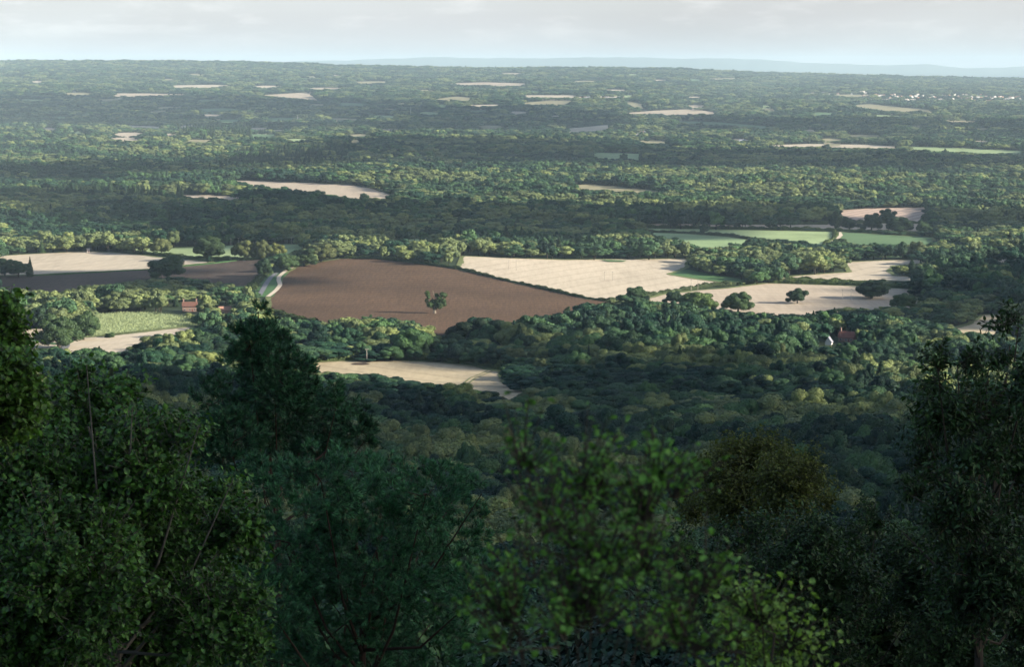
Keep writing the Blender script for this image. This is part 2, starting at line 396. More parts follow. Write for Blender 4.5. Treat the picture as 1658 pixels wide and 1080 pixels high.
# ---------------------------------------------------------------- fields, drawn where they lie; a third number marks an edge hidden by trees in front
FIELDS = [
 ('straw', [(-30,416),(140,407),(200,410),(260,417),(347,425),(240,436),(57,445),(-30,447)]),
 ('brown2', [(-40,450),(57,446),(240,437),(347,427),(417,418),(436,416),(425,436),(404,466,1),(380,460,1),(300,449,1),(240,452,1),(160,462,1),(84,475,1),(-40,466,1)]),
 ('pale', [(205,403),(330,399),(490,395),(493,403),(478,411),(400,417),(300,417),(260,412),(215,407)]),
 ('brown', [(434,482),(451,462),(458,446),(478,433),(518,425),(559,418),(603,418),(670,425),(724,433),(741,436),(805,452),(873,467),(954,485),(1000,490),(953,495,1),(909,507,1),(855,514,1),(821,519,1),(780,516,1),(740,525,1),(717,547,1),(697,533,1),(663,517,1),(600,510,1),(542,514,1),(511,521,1),(467,515),(438,505)]),
 ('straw', [(749,415),(821,418),(909,421),(1024,420),(1115,419),(1112,434),(1081,445),(1125,452),(1169,458),(1152,463),(1090,473),(1044,480),(990,487),(954,484),(873,466),(805,451),(741,435)]),
 ('verge', [(1081,444),(1095,438),(1115,437),(1165,447),(1215,455),(1169,458),(1125,451)]),
 ('straw', [(1365,425),(1430,422),(1512,421),(1500,427),(1446,431),(1440,440),(1450,447),(1486,449),(1480,456),(1360,455),(1247,454),(1290,447),(1375,441)]),
 ('straw', [(1594,420),(1700,416),(1700,426),(1620,427)]),
 ('straw2', [(1045,484),(1075,477),(1130,471),(1180,467),(1240,459),(1388,464),(1475,469),(1473,480),(1493,484),(1483,499,1),(1442,496,1),(1402,499,1),(1334,503,1),(1300,509,1),(1233,506,1),(1216,508,1),(1100,493),(1050,489)]),
 ('pale', [(1010,370),(1110,371),(1230,373),(1348,376),(1352,384),(1335,396,1),(1300,391,1),(1230,386),(1180,380),(1110,376),(1050,375)]),
 ('green', [(1050,377),(1110,379),(1180,384),(1213,389),(1210,394,1),(1150,403,1),(1122,403,1),(1110,392,1),(1070,385,1)]),
 ('dgreen', [(1361,376),(1512,385),(1510,395,1),(1436,397,1),(1385,396),(1355,388)]),
 ('straw2', [(1050,363),(1200,363),(1340,363),(1400,362),(1505,363),(1505,375),(1400,374),(1200,368),(1060,367)]),
 ('strawstripe', [(1358,341),(1402,338),(1496,336),(1503,343),(1486,359),(1388,359),(1365,350)]),
 ('straw2', [(368,291),(439,294),(560,299),(600,305),(638,318),(625,324,1),(570,322,1),(545,317,1),(490,312,1),(450,305,1),(400,300,1)]),
 ('straw2', [(267,316),(338,316),(402,320),(371,324,1),(304,321,1)]),
 ('heath', [(921,301),(955,298),(1056,308),(1077,313),(1000,311,1),(938,307,1)]),
 ('green', [(962,247),(1043,249),(1040,259,1),(962,257,1)]),
 ('straw', [(918,208),(986,202),(986,210,1),(921,217,1)]),
 ('straw', [(1213,236),(1307,233),(1402,234),(1466,238),(1422,242,1),(1307,239,1)]),
 ('pale', [(1466,237),(1537,239),(1690,246),(1690,250,1),(1588,248,1),(1486,243,1)]),
 ('straw2', [(996,184),(1060,179),(1110,177),(1155,180),(1160,185,1),(1100,186,1)]),
 ('heath', [(1375,171),(1409,168),(1503,178),(1517,182,1),(1436,180,1)]),
 ('straw2', [(186,151),(236,151),(314,153),(250,155,1),(186,156,1)]),
 ('heath', [(108,150),(152,150),(145,154,1),(110,154,1)]),
 ('straw', [(280,138),(338,137),(388,138),(338,142,1),(284,142,1)]),
 ('straw2', [(419,154),(503,149),(507,157),(520,163,1),(473,158,1)]),
 ('dgreen', [(321,176),(371,175),(400,178),(330,181,1)]),
 ('straw2', [(722,135),(786,133),(854,135),(844,139,1),(752,138,1)]),
 ('heath', [(705,160),(739,156),(766,158),(759,163,1),(712,163,1)]),
 ('straw', [(850,154),(932,154),(932,158,1),(850,158,1)]),
 ('heath', [(850,166),(888,163),(932,163),(908,170,1),(850,170,1)]),
 ('heath', [(1012,162),(1050,171),(1038,175,1),(1020,172,1)]),
 ('heath', [(574,132),(624,131),(624,134,1),(578,135,1)]),
 ('dgreen', [(550,166),(604,168),(580,172,1),(550,171,1)]),
 ('straw', [(203,203),(263,205),(260,208,1),(214,207,1)]),
 ('dgreen', [(1098,196),(1166,198),(1250,205),(1240,209,1),(1180,204,1),(1098,199,1)]),
 ('straw3', [(1591,511),(1625,511),(1640,530),(1605,541,1),(1571,538,1),(1534,537),(1571,525)]),
 ('straw3', [(505,589),(552,586),(636,586),(704,588),(771,595),(812,604),(812,617),(849,638),(839,641,1),(802,639,1),(765,627,1),(704,624,1),(636,610,1),(582,605,1),(535,605,1),(500,600,1)]),
 ('maize', [(125,519),(150,511),(203,508),(270,510),(338,521),(317,529),(243,536),(169,544),(125,549)]),
 ('straw', [(20,534),(78,533),(122,549),(176,546),(250,537),(314,530),(304,537,1),(250,542,1),(203,571,1),(176,569,1),(152,563,1),(118,568,1),(91,564,1),(20,568,1)]),
 ('pale', [(640,388),(700,387),(705,390,1),(650,392,1)]),
]
KEEP = np.zeros((1080, 1658), bool)
def raster(poly):
    P = np.array([p[:2] for p in poly], float); u0, v0 = np.floor(P.min(0)).astype(int); u1, v1 = np.ceil(P.max(0)).astype(int)
    u0, v0, u1, v1 = max(0, u0), max(0, v0), min(1657, u1), min(1079, v1)
    X, Y = np.meshgrid(np.arange(u0, u1 + 1), np.arange(v0, v1 + 1)); KEEP[v0:v1 + 1, u0:u1 + 1] |= pip(P, X + .5, Y + .5)
def KEEPTEST(q):
    b = np.array(q)
    for _, p in FIELDS:
        p = np.array([z[:2] for z in p], float)
        if p[:, 0].min() < b[:, 0].max() and p[:, 0].max() > b[:, 0].min() and p[:, 1].min() < b[:, 1].max() and p[:, 1].max() > b[:, 1].min(): return True
    return False
def drape(name, P, mat, lift, sp=None, cap=None):
    """a sheet laid on the land inside the world polygon P"""
    P = np.asarray(P, float)[:, :2]; d = P[:, 1].mean(); sp = sp or max(9, d * .006)
    B = []
    for i in range(len(P)):
        a, b = P[i], P[(i + 1) % len(P)]; k = max(1, int(np.linalg.norm(b - a) / sp))
        for t in range(k): B.append(a + (b - a) * t / k)
    B = np.array(B)
    gx, gy = np.meshgrid(np.arange(B[:, 0].min(), B[:, 0].max(), sp), np.arange(B[:, 1].min(), B[:, 1].max(), sp))
    gx, gy = gx.ravel() + .013, gy.ravel() + .017; k = pip(P, gx, gy)
    A = np.concatenate([B, np.stack([gx[k], gy[k]], 1)]); c = A.mean(0)
    edges = [(i, (i + 1) % len(B)) for i in range(len(B))]
    vs, _, fs, *_ = delaunay_2d_cdt([Vector(p - c) for p in A], edges, [], 1, 1e-4)
    V = np.array([v[:] for v in vs]) + c
    T = np.array([f for f in fs if len(f) == 3]); ct = V[T].mean(1); T = T[pip(P, ct[:, 0], ct[:, 1])]
    e1, e2 = V[T[:, 1]] - V[T[:, 0]], V[T[:, 2]] - V[T[:, 0]]; fl = (e1[:, 0] * e2[:, 1] - e1[:, 1] * e2[:, 0]) < 0
    T[fl] = T[fl][:, ::-1]
    V3 = np.concatenate([V, (H(V[:, 0], V[:, 1]) + lift)[:, None]], 1)
    o = link(name, mesh_np(name, V3, [T], [mat], smooth=True)); tag(o, kind='structure'); return o
FNAME = {'straw': 'stubble_field', 'straw2': 'stubble_field', 'straw3': 'stubble_field', 'strawstripe': 'stubble_field', 'brown': 'ploughed_field', 'brown2': 'ploughed_field',
         'pale': 'pasture', 'green': 'pasture', 'dgreen': 'pasture', 'verge': 'grass_verge', 'maize': 'maize_ground', 'heath': 'clearing'}
def margin(W3, lift, sd):
    """rough grass of uneven width round a field"""
    P = W3[:, :2]; Q = np.concatenate([P, P[:1]]); seg = np.r_[0, np.cumsum(np.linalg.norm(np.diff(Q, axis=0), axis=1))]
    t = np.arange(0, seg[-1], 4.0); C = np.stack([np.interp(t, seg, Q[:, 0]), np.interp(t, seg, Q[:, 1])], 1); k = len(C)
    T = unit(np.roll(C, -1, 0) - np.roll(C, 1, 0)); Nn = np.stack([-T[:, 1], T[:, 0]], 1)
    area = np.sum(P[:, 0] * np.roll(P[:, 1], -1) - np.roll(P[:, 0], -1) * P[:, 1]); Nn *= 1 if area > 0 else -1
    r = np.random.default_rng(sd); wd = 1.6 + 1.2 * np.sin(t / 31 + sd) * np.sin(t / 13) + r.uniform(0, 1.6, k)
    A, B = C + Nn * np.maximum(.3, wd)[:, None], C - Nn * 2.5
    V = np.concatenate([np.c_[A, H(A[:, 0], A[:, 1]) + lift], np.c_[B, H(B[:, 0], B[:, 1]) + lift]]); j = np.arange(k); j2 = (j + 1) % k
    F = np.stack([j, j2, j2 + k, j + k], -1) if area < 0 else np.stack([j + k, j2 + k, j2, j], -1)
    o = link('grass_verge', mesh_np('grass_verge', V, [F], [M['rough']])); tag(o, kind='structure')
_r = np.random.default_rng(77)
for _ in range(130):                                  # thin strips of far farmland between the woods
    v0 = _r.uniform(118, 232); wv = np.interp(v0, [118, 232], [1.6, 3.6]) * _r.uniform(.7, 1.4); u0 = _r.uniform(20, 1600); wu = _r.uniform(12, 62); tl = _r.uniform(-.03, .03) * wu
    if v0 < 150 and u0 > 1200: continue
    if KEEPTEST([(u0 - 6, v0 - 3), (u0 + wu + 6, v0 - 3), (u0 + wu + 6, v0 + 6), (u0 - 6, v0 + 6)]): continue
    FIELDS.append((['heath', 'pale', 'straw2', 'dgreen', 'dgreen', 'heath', 'straw'][_r.integers(0, 7)], [(u0, v0), (u0 + wu * .4, v0 - wv * .3), (u0 + wu, v0 + tl), (u0 + wu * .9, v0 + tl + wv, 1), (u0 + wu * .3, v0 + wv * 1.1, 1)]))
for i, (mt, poly) in enumerate(FIELDS):
    raster(poly)
    ex = [(p[0], p[1] + ((p[1] - 108) * .075 if len(p) > 2 else 0)) for p in poly]
    # densify edges in the picture so that long edges follow the land
    D = []
    for a, b in zip(ex, ex[1:] + ex[:1]):
        for t in range(4): D.append((a[0] + (b[0] - a[0]) * t / 4, a[1] + (b[1] - a[1]) * t / 4))
    W3 = unproj([p[0] for p in D], [p[1] for p in D])
    lift = .25 + .012 * i + W3[:, 1].mean() * 2e-5
    drape(FNAME[mt], W3, M[mt], lift)
    if W3[:, 1].mean() < 3300 and mt not in ('verge',): margin(W3, lift + .22, i)
KEEP_FIELD = KEEP.copy()
def strip(name, px, width, mat, lift=.75):
    """a lane or track: a ribbon of even width along a line of picture points"""
    P = unproj([p[0] for p in px], [p[1] for p in px])[:, :2]
    t = np.linspace(0, 1, 60); k = np.linspace(0, 1, len(P)); Q = np.stack([np.interp(t, k, P[:, 0]), np.interp(t, k, P[:, 1])], 1)
    for _ in range(2): Q[1:-1] = (Q[:-2] + Q[1:-1] * 2 + Q[2:]) / 4
    T = unit(np.gradient(Q, axis=0)); Nn = np.stack([-T[:, 1], T[:, 0]], 1); m = MB()
    A, B = Q + Nn * width / 2, Q - Nn * width / 2
    V = np.concatenate([np.c_[A, H(A[:, 0], A[:, 1]) + lift], np.c_[B, H(B[:, 0], B[:, 1]) + lift]])
    j = np.arange(59); m.add(V, np.stack([j + 60, j + 61, j + 1, j], -1))
    o = m.build(name, mat, smooth=True); tag(o, kind='structure')
    KP = proj(V); 
    return o
strip('grass_verge', [(424, 482), (431, 470), (436, 459), (442, 450), (450, 444)], 20, M['verge'], .72)
strip('lane', [(420, 480), (427, 468), (432, 459), (438, 451), (447, 444)], 4.6, M['road'], 1.0)
strip('track', [(434, 482), (447, 472), (454, 463), (451, 455), (452, 449), (460, 442), (470, 436), (482, 431), (500, 427), (518, 424)], 4, M['track'], 1.1)
strip('track', [(1357, 377), (1360, 382), (1352, 390), (1342, 395), (1334, 399)], 7, M['track'], 1.1)
strip('track', [(40, 548), (70, 556), (95, 560), (112, 556), (108, 548)], 7, M['verge'], 1.1)
strip('lane', [(101, 572), (108, 562), (106, 556), (103, 552)], 5, M['road'], 1.2)
for tr in ([(748, 632), (752, 622), (762, 614), (780, 607), (790, 602)], [(756, 634), (759, 623), (769, 615), (786, 608), (797, 603)]):
    strip('wheel_rut', tr, .9, M['rough'], 1.0)
for px in ([(568, 592), (575, 590), (592, 590), (600, 592), (590, 593), (575, 593)], [(972, 422), (1015, 423), (1010, 425), (985, 425)]):
    drape('bare_patch', unproj([p[0] for p in px], [p[1] for p in px]), M['brown2' if px[0][0] < 600 else 'verge'], 1.05)
# ---------------------------------------------------------------- tree crowns
def orient_quads(P, n, size, asp=.75, rs=rg):
    t = unit(np.cross(n, unit(rs.normal(size=n.shape)))); b = np.cross(n, t)
    s = size[:, None]; V = np.stack([P + t * s, P + b * s * asp, P - t * s * 1.05, P - b * s * asp], 1)
    return V.reshape(-1, 3), np.arange(len(P) * 4).reshape(-1, 4)
def lumps(seed, RR, HH, base, nl, flat=1.0, mode='broad'):
    r = np.random.default_rng(seed); i = np.arange(nl) + .5
    ph = i * 2.39996 + r.uniform(0, 6); cz = 1 - (1.35 if mode == 'broad' else 1.6) * i / nl
    d = np.stack([np.sqrt(np.maximum(0, 1 - cz ** 2)) * np.cos(ph), np.sqrt(np.maximum(0, 1 - cz ** 2)) * np.sin(ph), cz], -1) + r.normal(0, .13, (nl, 3))
    hz = (HH - base) / 2; c = np.array([0, 0, base + hz * .92]); ax = np.array([RR, RR, hz])
    C = c + d * ax * r.uniform(.42, .92, (nl, 1)); rad = RR * r.uniform(.26, .43, nl)
    C = np.vstack([C, c]); rad = np.append(rad, RR * .55)
    return C, rad, c
def crown(seed, RR, HH, base, nl, nq, q, mb, jit=.42, mi=0, core=True, mode='broad'):
    r = np.random.default_rng(seed + 100); C, rad, c = lumps(seed, RR, HH, base, nl, 1.0, mode)
    w = rad[:-1] ** 2; li = r.choice(len(w), int(nq * 2.2), p=w / w.sum())
    out = unit(C[li] - c); d = unit(r.normal(size=(len(li), 3)) + out * .9 + (0, 0, .25))
    P = C[li] + d * (rad[li] * r.uniform(.82, 1.14, len(li)))[:, None] * (1, 1, .85)
    ins = np.zeros(len(P), bool)
    for k in range(len(rad) - 1): ins |= (np.linalg.norm(P - C[k], axis=1) < rad[k] * .80) & (li != k)
    P, d = P[~ins][:nq], d[~ins][:nq]
    n = unit(d + r.normal(0, jit, d.shape)); V, F = orient_quads(P, n, q * r.uniform(.55, 1.3, len(P)), rs=r)
    mb.add(V, F, mi)
    if core:
        V0, F0 = ico()
        for k in range(len(rad)): mb.add(V0 * rad[k] * (.84, .84, .74) + C[k], F0, mi)
    return C, rad, c
def trunk_into(mb, HH, r0, C, mi=1, n=7, limbs=6, seed=0):
    r = np.random.default_rng(seed); top = HH * .62
    P = np.array([[0, 0, -1.0], [0, 0, .3], [.1 * r0, 0, top * .35], [r.normal() * .3, r.normal() * .3, top * .7], [r.normal() * .5, r.normal() * .5, top]])
    mb.tube(P, [r0 * 1.5, r0 * 1.15, r0 * .85, r0 * .6, r0 * .3], n, mi)
    for k in r.choice(len(C), min(limbs, len(C)), replace=False):
        s = P[2] * (1 - r.uniform(0, .9)) + P[3] * r.uniform(.2, .9); e = C[k]; m = (s + e) / 2 + (0, 0, -.08 * HH * r.uniform(0, 1))
        mb.tube([s, m, e], [r0 * .42, r0 * .3, r0 * .12], 5, mi)
def conifer(seed, RR, HH, nq, q, mb, mi=0):
    r = np.random.default_rng(seed); z = HH * (1 - np.sqrt(r.uniform(0, 1, nq)) * .93); tier = np.sin(z / HH * 55) * .16
    rr = RR * (1 - z / HH) ** .85 * (r.uniform(.55, 1.1, nq) + tier); a = r.uniform(0, 6.283, nq)
    P = np.stack([rr * np.cos(a), rr * np.sin(a), z - rr * .15], -1); d = unit(np.stack([np.cos(a), np.sin(a), np.full(nq, .5)], -1) + r.normal(0, .35, (nq, 3)))
    V, F = orient_quads(P, d, q * r.uniform(.6, 1.3, nq), rs=r); mb.add(V, F, mi)
    mb.tube([[0, 0, HH * .07], [0, 0, HH * .5], [0, 0, HH * .9]], [RR * .6, RR * .3, .05], 7, mi)
# crown kinds: (radius 7 m, height 15 m) scaled when planted
KR, KH = 7.0, 15.0
def full_tree(seed, nq, q, mat, nl=26, base=1.5):
    m = MB(); C, rad, c = crown(seed, KR, KH, base, nl, nq, q, m); trunk_into(m, KH, .38, C, 1, seed=seed)
    return m.mesh('broadleaf_tree', [mat, M['bark']])
NEARV = [full_tree(200 + i, 30000, .20, M[k], 34) for i, k in enumerate(('fwdark', 'fwood', 'fwood'))]
MIDV = [full_tree(210 + i, 9000, .34, M[k], (16, 22, 28)[i % 3]) for i, k in enumerate(('fwdark', 'fwdark', 'fwood', 'fwood', 'fwlight', 'fwlight'))]
FARV = [full_tree(220 + i, 2600, .58, M[k], 13) for i, k in enumerate(('fwdark', 'fwdark', 'fwood', 'fwood', 'fwlight', 'fwlight'))]
NV = 16
m_ = MB(); conifer(5, 2.9, KH + 3, 3500, .42, m_); m_.tube([[0, 0, -1], [0, 0, 2], [0, 0, 8]], [.3, .25, .15], 6, 1)
CONV = m_.mesh('conifer_tree', [M['fcon'], M['pbark']])

# lone and hedgerow trees: picture u, v of the foot, height and width in picture pixels, kind, label
PARTS = {}
def lone(u, v, hp, wp, kind, label, name='field_tree', cat='tree', group=None, rz=None, base=None, sparse=False, yoff=0):
    g = gp(u, v); g = g if not yoff else np.array([g[0], g[1] + yoff, H(g[0], g[1] + yoff)])
    _, _, dep = proj(g); hm, wm = hp * dep / FPX, wp * dep / FPX
    e = empty(name, g, rg.uniform(0, 6.28) if rz is None else rz); tag(e, label, cat, group)
    key = (kind, int(rg.integers(0, 4)))
    if key not in PARTS:
        mat = M[kind]; seed = 300 + key[1] * 7 + hash(kind) % 1 + len(PARTS)
        a = MB(); b = MB()
        if kind == 'fcon':
            conifer(seed, KR, KH, 3500, .5, a); b.tube([[0, 0, -.6], [0, 0, 2], [0, 0, 9]], [.35, .3, .15], 6)
        else:
            C, rad, c = crown(seed, KR, KH, .5, 30, 9000, .34, a, mode='full'); trunk_into(b, KH, .55, C, 0, seed=seed)
        PARTS[key] = (a.mesh('crown', [mat]), b.mesh('trunk', [M['bark']]))
    c_, t_ = PARTS[key]
    s = (wm / 2 / KR, wm / 2 / KR, hm / KH)
    for nm, me in (('crown', c_), ('trunk', t_)):
        o = link(nm, me, e); o.scale = s
    return e
LONE = [
 (271,453,40,58,'fdark','big dark round-headed tree on the left dark ploughed field'),
 (340,420,37,46,'fmid','dark spreading oak between the pale pasture and the left stubble field'),
 (262,412,27,28,'flight','small pale olive tree at the pale pasture edge left of the spreading oak'),
 (230,408,20,18,'flight','smallest pale tree at the left tip of the pale pasture'),
 (397,421,33,36,'flight','pale olive tree standing just right of the dark spreading oak'),
 (427,420,31,28,'flight','pale olive tree between two others near the right end of the pale pasture'),
 (448,419,25,26,'flight','rightmost pale olive tree along the near edge of the pale pasture'),
 (428,447,29,27,'fdark','dark tree at the left side of the bend in the lane'),
 (464,439,27,34,'fmid','bushy tree above the bend in the lane, left of the brown field'),
 (493,432,30,40,'fmid','round tree at the top left corner of the brown field'),
 (520,425,32,40,'flight','pale tree at the left end of the young plantation above the brown field'),
 (8,448,30,30,'fdark','dark tree at the left edge of the photo below the stubble field'),
 (30,449,27,36,'fdark','broad dark tree next to the narrow conifer on the left stubble field'),
 (1028,487,22,31,'fdark','small round dark tree on the hedge where the brown field ends'),
 (1089,492,20,24,'fdark','little ball-shaped tree at the left tip of the lower stubble field'),
 (1130,507,36,60,'fmid','wide bushy tree left of the round tree on the lower stubble field'),
 (1195,507,36,42,'fmid','round full tree at the near left corner of the lower stubble field'),
 (1291,492,26,31,'fdark','solitary dark oak in the middle of the lower stubble field'),
 (1411,484,31,47,'fdark','larger dark tree near the far right of the lower stubble field'),
 (1462,502,28,40,'fmid','open spreading tree at the near right corner of the lower stubble field'),
 (919,509,13,9,'fmid','tiny round tree on the near edge of the brown field'),
 (1437,361,22,26,'fdark','dark tree on the striped stubble field beyond the pastures'),
 (1411,374,28,28,'fdark','dark tree below the left end of the striped stubble field'),
 (1375,373,22,26,'fdark','dark round tree left of another beside the head of the pale track'),
 (1352,373,30,22,'fdark','tall dark tree at the head of the pale track'),
 (1456,378,26,40,'fdark','wide dark tree on the hedge behind the deep green pasture'),
 (1495,379,22,22,'fdark','dark tree at the right end of the hedge behind the deep green pasture'),
 (1140,379,17,16,'fdark','little dark tree on the hedge between the two lighter pastures'),
 (1193,370,13,12,'fdark','very small dark bush on the far stubble strip'),
 (1360,398,12,22,'fmid','low bush beside the lower end of the pale track'),
 (1040,259,12,14,'fdark','small dark tree standing on the right of the little far pasture'),
 (1010,259,10,12,'fdark','small dark tree at the middle of the little far pasture'),
 (513,322,15,24,'fdark','dark round tree on the near edge of the far pink stubble field'),
 (590,324,11,14,'fdark','small dark tree near the right end of the far pink stubble field'),
 (95,565,57,62,'fmid','leafy tree with a bare trunk beside the farm lane at the left'),
 (135,552,48,50,'fmid','tree leaning over the near end of the maize field'),
 (178,548,10,16,'fmid','low bush in the corner of the maize field'),
 (858,546,36,44,'fmid','round tree in the lit belt below the brown field'),
 (757,568,48,62,'fdark','left of two large dark domed trees at the near edge of the brown field'),
 (802,568,52,64,'fdark','right of two large dark domed trees at the near edge of the brown field'),
 (1238,232,10,12,'fdark','small dark tree at the left of the far straw strip'),
 (1337,242,9,14,'fdark','small dark tree standing in the far straw strip'),
]
for t in LONE: lone(*t)
lone(49, 448, 33, 13, 'fcon', 'narrow dark conifer beside the lower left stubble field', 'conifer_tree')
lone(793, 246, 22, 9, 'fcon', 'tall dark pointed conifer above the middle distance wood', 'conifer_tree')
lone(405, 222, 20, 9, 'fcon', 'dark conifer rising from the far left woods', 'conifer_tree')
for i, u in enumerate((290, 303, 318, 331)): lone(u, 216 + i % 2, 15 + i % 3 * 2, 10, 'fcon', 'dark far conifer in a cluster on the left wood', 'conifer_tree', group='far conifers clustered in the left wood')
# the half-dead field oak: pale trunk, bare forks, tufts of leaf
def stag_oak():
    g = gp(704, 508); _, _, dep = proj(g); s = dep / FPX; e = empty('stag_headed_oak', g)
    tag(e, 'half-dead oak with pale trunk and bare forks alone in the brown field', 'tree')
    r = np.random.default_rng(3); tr = MB(); cr = MB()
    def P(a, b, c=0): return np.array([a * s, c * s, b * s])
    tr.tube([P(0, -1), P(0, 3), P(-1, 8), P(0, 14)], [2.6 * s, 2.0 * s, 1.6 * s, 1.2 * s], 7)
    for a in ([(0, 8), (-7, 16), (-12, 26), (-11, 34)], [(0, 12), (3, 22), (-1, 30), (-3, 38)], [(0, 10), (8, 18), (13, 26), (17, 34)], [(0, 13), (6, 24), (9, 35)], [(-3, 12), (-12, 17), (-15, 22)], [(2, 9), (10, 12), (15, 16)]):
        tr.tube([P(x, y, r.uniform(-3, 3)) for x, y in a], np.linspace(.9, .3, len(a)) * s, 5)
    for (x, y, q) in ((-12, 33, 5), (-10, 28, 4), (-3, 18, 7), (6, 20, 7), (0, 13, 8), (8, 14, 7), (-8, 15, 6), (14, 20, 6), (12, 31, 5), (16, 30, 5), (3, 30, 4), (8, 25, 5), (-13, 21, 4), (15, 15, 4)):
        n = int(60 * q); d = unit(r.normal(size=(n, 3))); p = P(x, y, r.uniform(-4, 4)) + d * (q * s * r.uniform(.3, 1, (n, 1)))
        V, F = orient_quads(p, unit(d + r.normal(0, .5, d.shape)), r.uniform(.3, .65, n), rs=r); cr.add(V, F)
    tr.build('trunk', M['deadwood'], e); cr.build('crown', M['fmid'], e)
stag_oak()

# ---------------------------------------------------------------- hedges
def hedge(px, w, h, mat, label, name='hedge', q=.55, dens=1.0, cat='hedge'):
    P = unproj([p[0] for p in px], [p[1] for p in px])[:, :2]; r = np.random.default_rng(int(px[0][0]))
    seg = np.r_[0, np.cumsum(np.linalg.norm(np.diff(P, axis=0), axis=1))]; Ltot = seg[-1]
    n = int(min(60000, Ltot * (w + 2 * h) * 2.2 * dens / q)); t = r.uniform(0, Ltot, n)
    c = np.stack([np.interp(t, seg, P[:, 0]), np.interp(t, seg, P[:, 1])], 1)
    i = np.clip(np.searchsorted(seg, t) - 1, 0, len(P) - 2); T = unit(P[i + 1] - P[i]); Nn = np.stack([-T[:, 1], T[:, 0]], 1)
    lump = 1 + .35 * np.sin(t / 7.3) * np.sin(t / 3.1 + 1) + .2 * np.sin(t / 23)
    a = r.uniform(0, math.pi, n); rr = r.uniform(.8, 1.08, n)
    off = np.cos(a) * w / 2 * rr * lump; z = np.abs(np.sin(a)) ** .6 * h * rr * lump
    xy = c + Nn * off[:, None]; p = np.c_[xy, H(xy[:, 0], xy[:, 1]) + .2 + z]
    nn = unit(np.c_[Nn * np.cos(a)[:, None], np.sin(a)] + r.normal(0, .4, (n, 3)))
    m = MB(); V, F = orient_quads(p, nn, q * r.uniform(.6, 1.3, n), rs=r); m.add(V, F)
    tt = np.arange(0, Ltot, max(4, Ltot / 150)); cc = np.stack([np.interp(tt, seg, P[:, 0]), np.interp(tt, seg, P[:, 1])], 1)
    if len(tt) > 2: m.tube(np.c_[cc, H(cc[:, 0], cc[:, 1]) + h * .3], min(w * .38, h * .6), 7)
    o = m.build(name, mat); tag(o, label, cat); return o
HEDGES = [
 ([(741,436),(805,452),(873,467),(954,485),(990,489)], 3, 2.2, 'thin dark hedge running down between the brown field and the big stubble field'),
 ([(985,489),(1044,481),(1090,473),(1152,464),(1193,462),(1247,456)], 4, 3, 'green hedge between the big stubble field and the lower stubble field'),
 ([(1247,457),(1300,458),(1360,460),(1425,463),(1478,466)], 24, 3.5, 'broad dark green hedge band between the two right stubble fields'),
 ([(170,403),(210,408),(260,414),(300,419),(345,424)], 5, 3, 'dark hedge between the left stubble field and the pale pasture'),
 ([(300,420),(350,421),(400,422),(465,417),(490,409)], 6, 3, 'hedge along the near edge of the pale pasture'),
 ([(559,419),(603,419),(670,426),(741,436)], 5, 2.5, 'scrubby hedge along the top of the brown field'),
 ([(1010,370),(1050,376),(1110,378),(1180,383),(1213,388),(1240,391)], 5, 3, 'dark hedge between the pale pasture and the bright pasture at upper right'),
 ([(1050,369),(1200,371),(1348,374),(1402,376),(1512,384)], 5, 3.5, 'long dark hedge behind the upper right pastures'),
 ([(1334,399),(1340,393),(1350,388),(1354,381),(1350,374)], 5, 2.5, 'short hedge along the left of the pale track'),
 ([(1130,364),(1250,364),(1340,364)], 5, 4, 'hedge behind the far stubble strip'),
 ([(1365,363),(1400,361),(1505,362)], 5, 3, 'hedge between the striped field and the stubble strip'),
 ([(401,476),(412,462),(424,450),(434,444)], 9, 3, 'green hedge on the left of the lane'),
 ([(436,506),(470,517),(512,522)], 6, 3, 'hedge at the near left corner of the brown field'),
 ([(512,586),(600,583),(700,585),(770,592),(815,601)], 6, 5, 'tall dark hedge behind the near stubble field'),
 ([(1213,241),(1307,240),(1422,243)], 8, 4, 'hedge below the far straw strip at right'),
]
for px, w, h, lb in HEDGES: hedge(px, w, h, M['fhedge'], lb)
hedge([(57,447),(150,442),(240,437),(347,427),(417,418)], 6, .7, M['verge'], 'low grassy bank between the left stubble field and the dark ploughed field', 'grass_bank', .4, cat='bank')
# maize crop: thousands of plants standing in rows
def maize():
    poly = [p[:2] for p in FIELDS[[f[0] for f in FIELDS].index('maize')][1]]; P = unproj([p[0] for p in poly], [p[1] for p in poly])[:, :2]
    r = np.random.default_rng(8); n = 60000; mn, mx = P.min(0), P.max(0)
    X = r.uniform(mn[0], mx[0], n); Y = r.uniform(mn[1], mx[1], n); X = np.round(X / 2.2) * 2.2 + r.normal(0, .25, n)
    k = pip(P, X, Y); X, Y = X[k], Y[k]; p = np.stack([X, Y, H(X, Y) + r.uniform(.5, 2.3, len(X))], -1)
    V, F = orient_quads(p, unit(r.normal(size=p.shape) + (.3, -.3, .6)), r.uniform(.25, .6, len(p)), .45, r)
    m = MB(); m.add(V, F); o = m.build('maize_crop', foliage('maize_blade', (.20, .25, .14), .15, (1.05, 1, .95))); tag(o, 'pale green maize crop in rows beside the lower left stubble field', 'maize', kind='stuff')
maize()

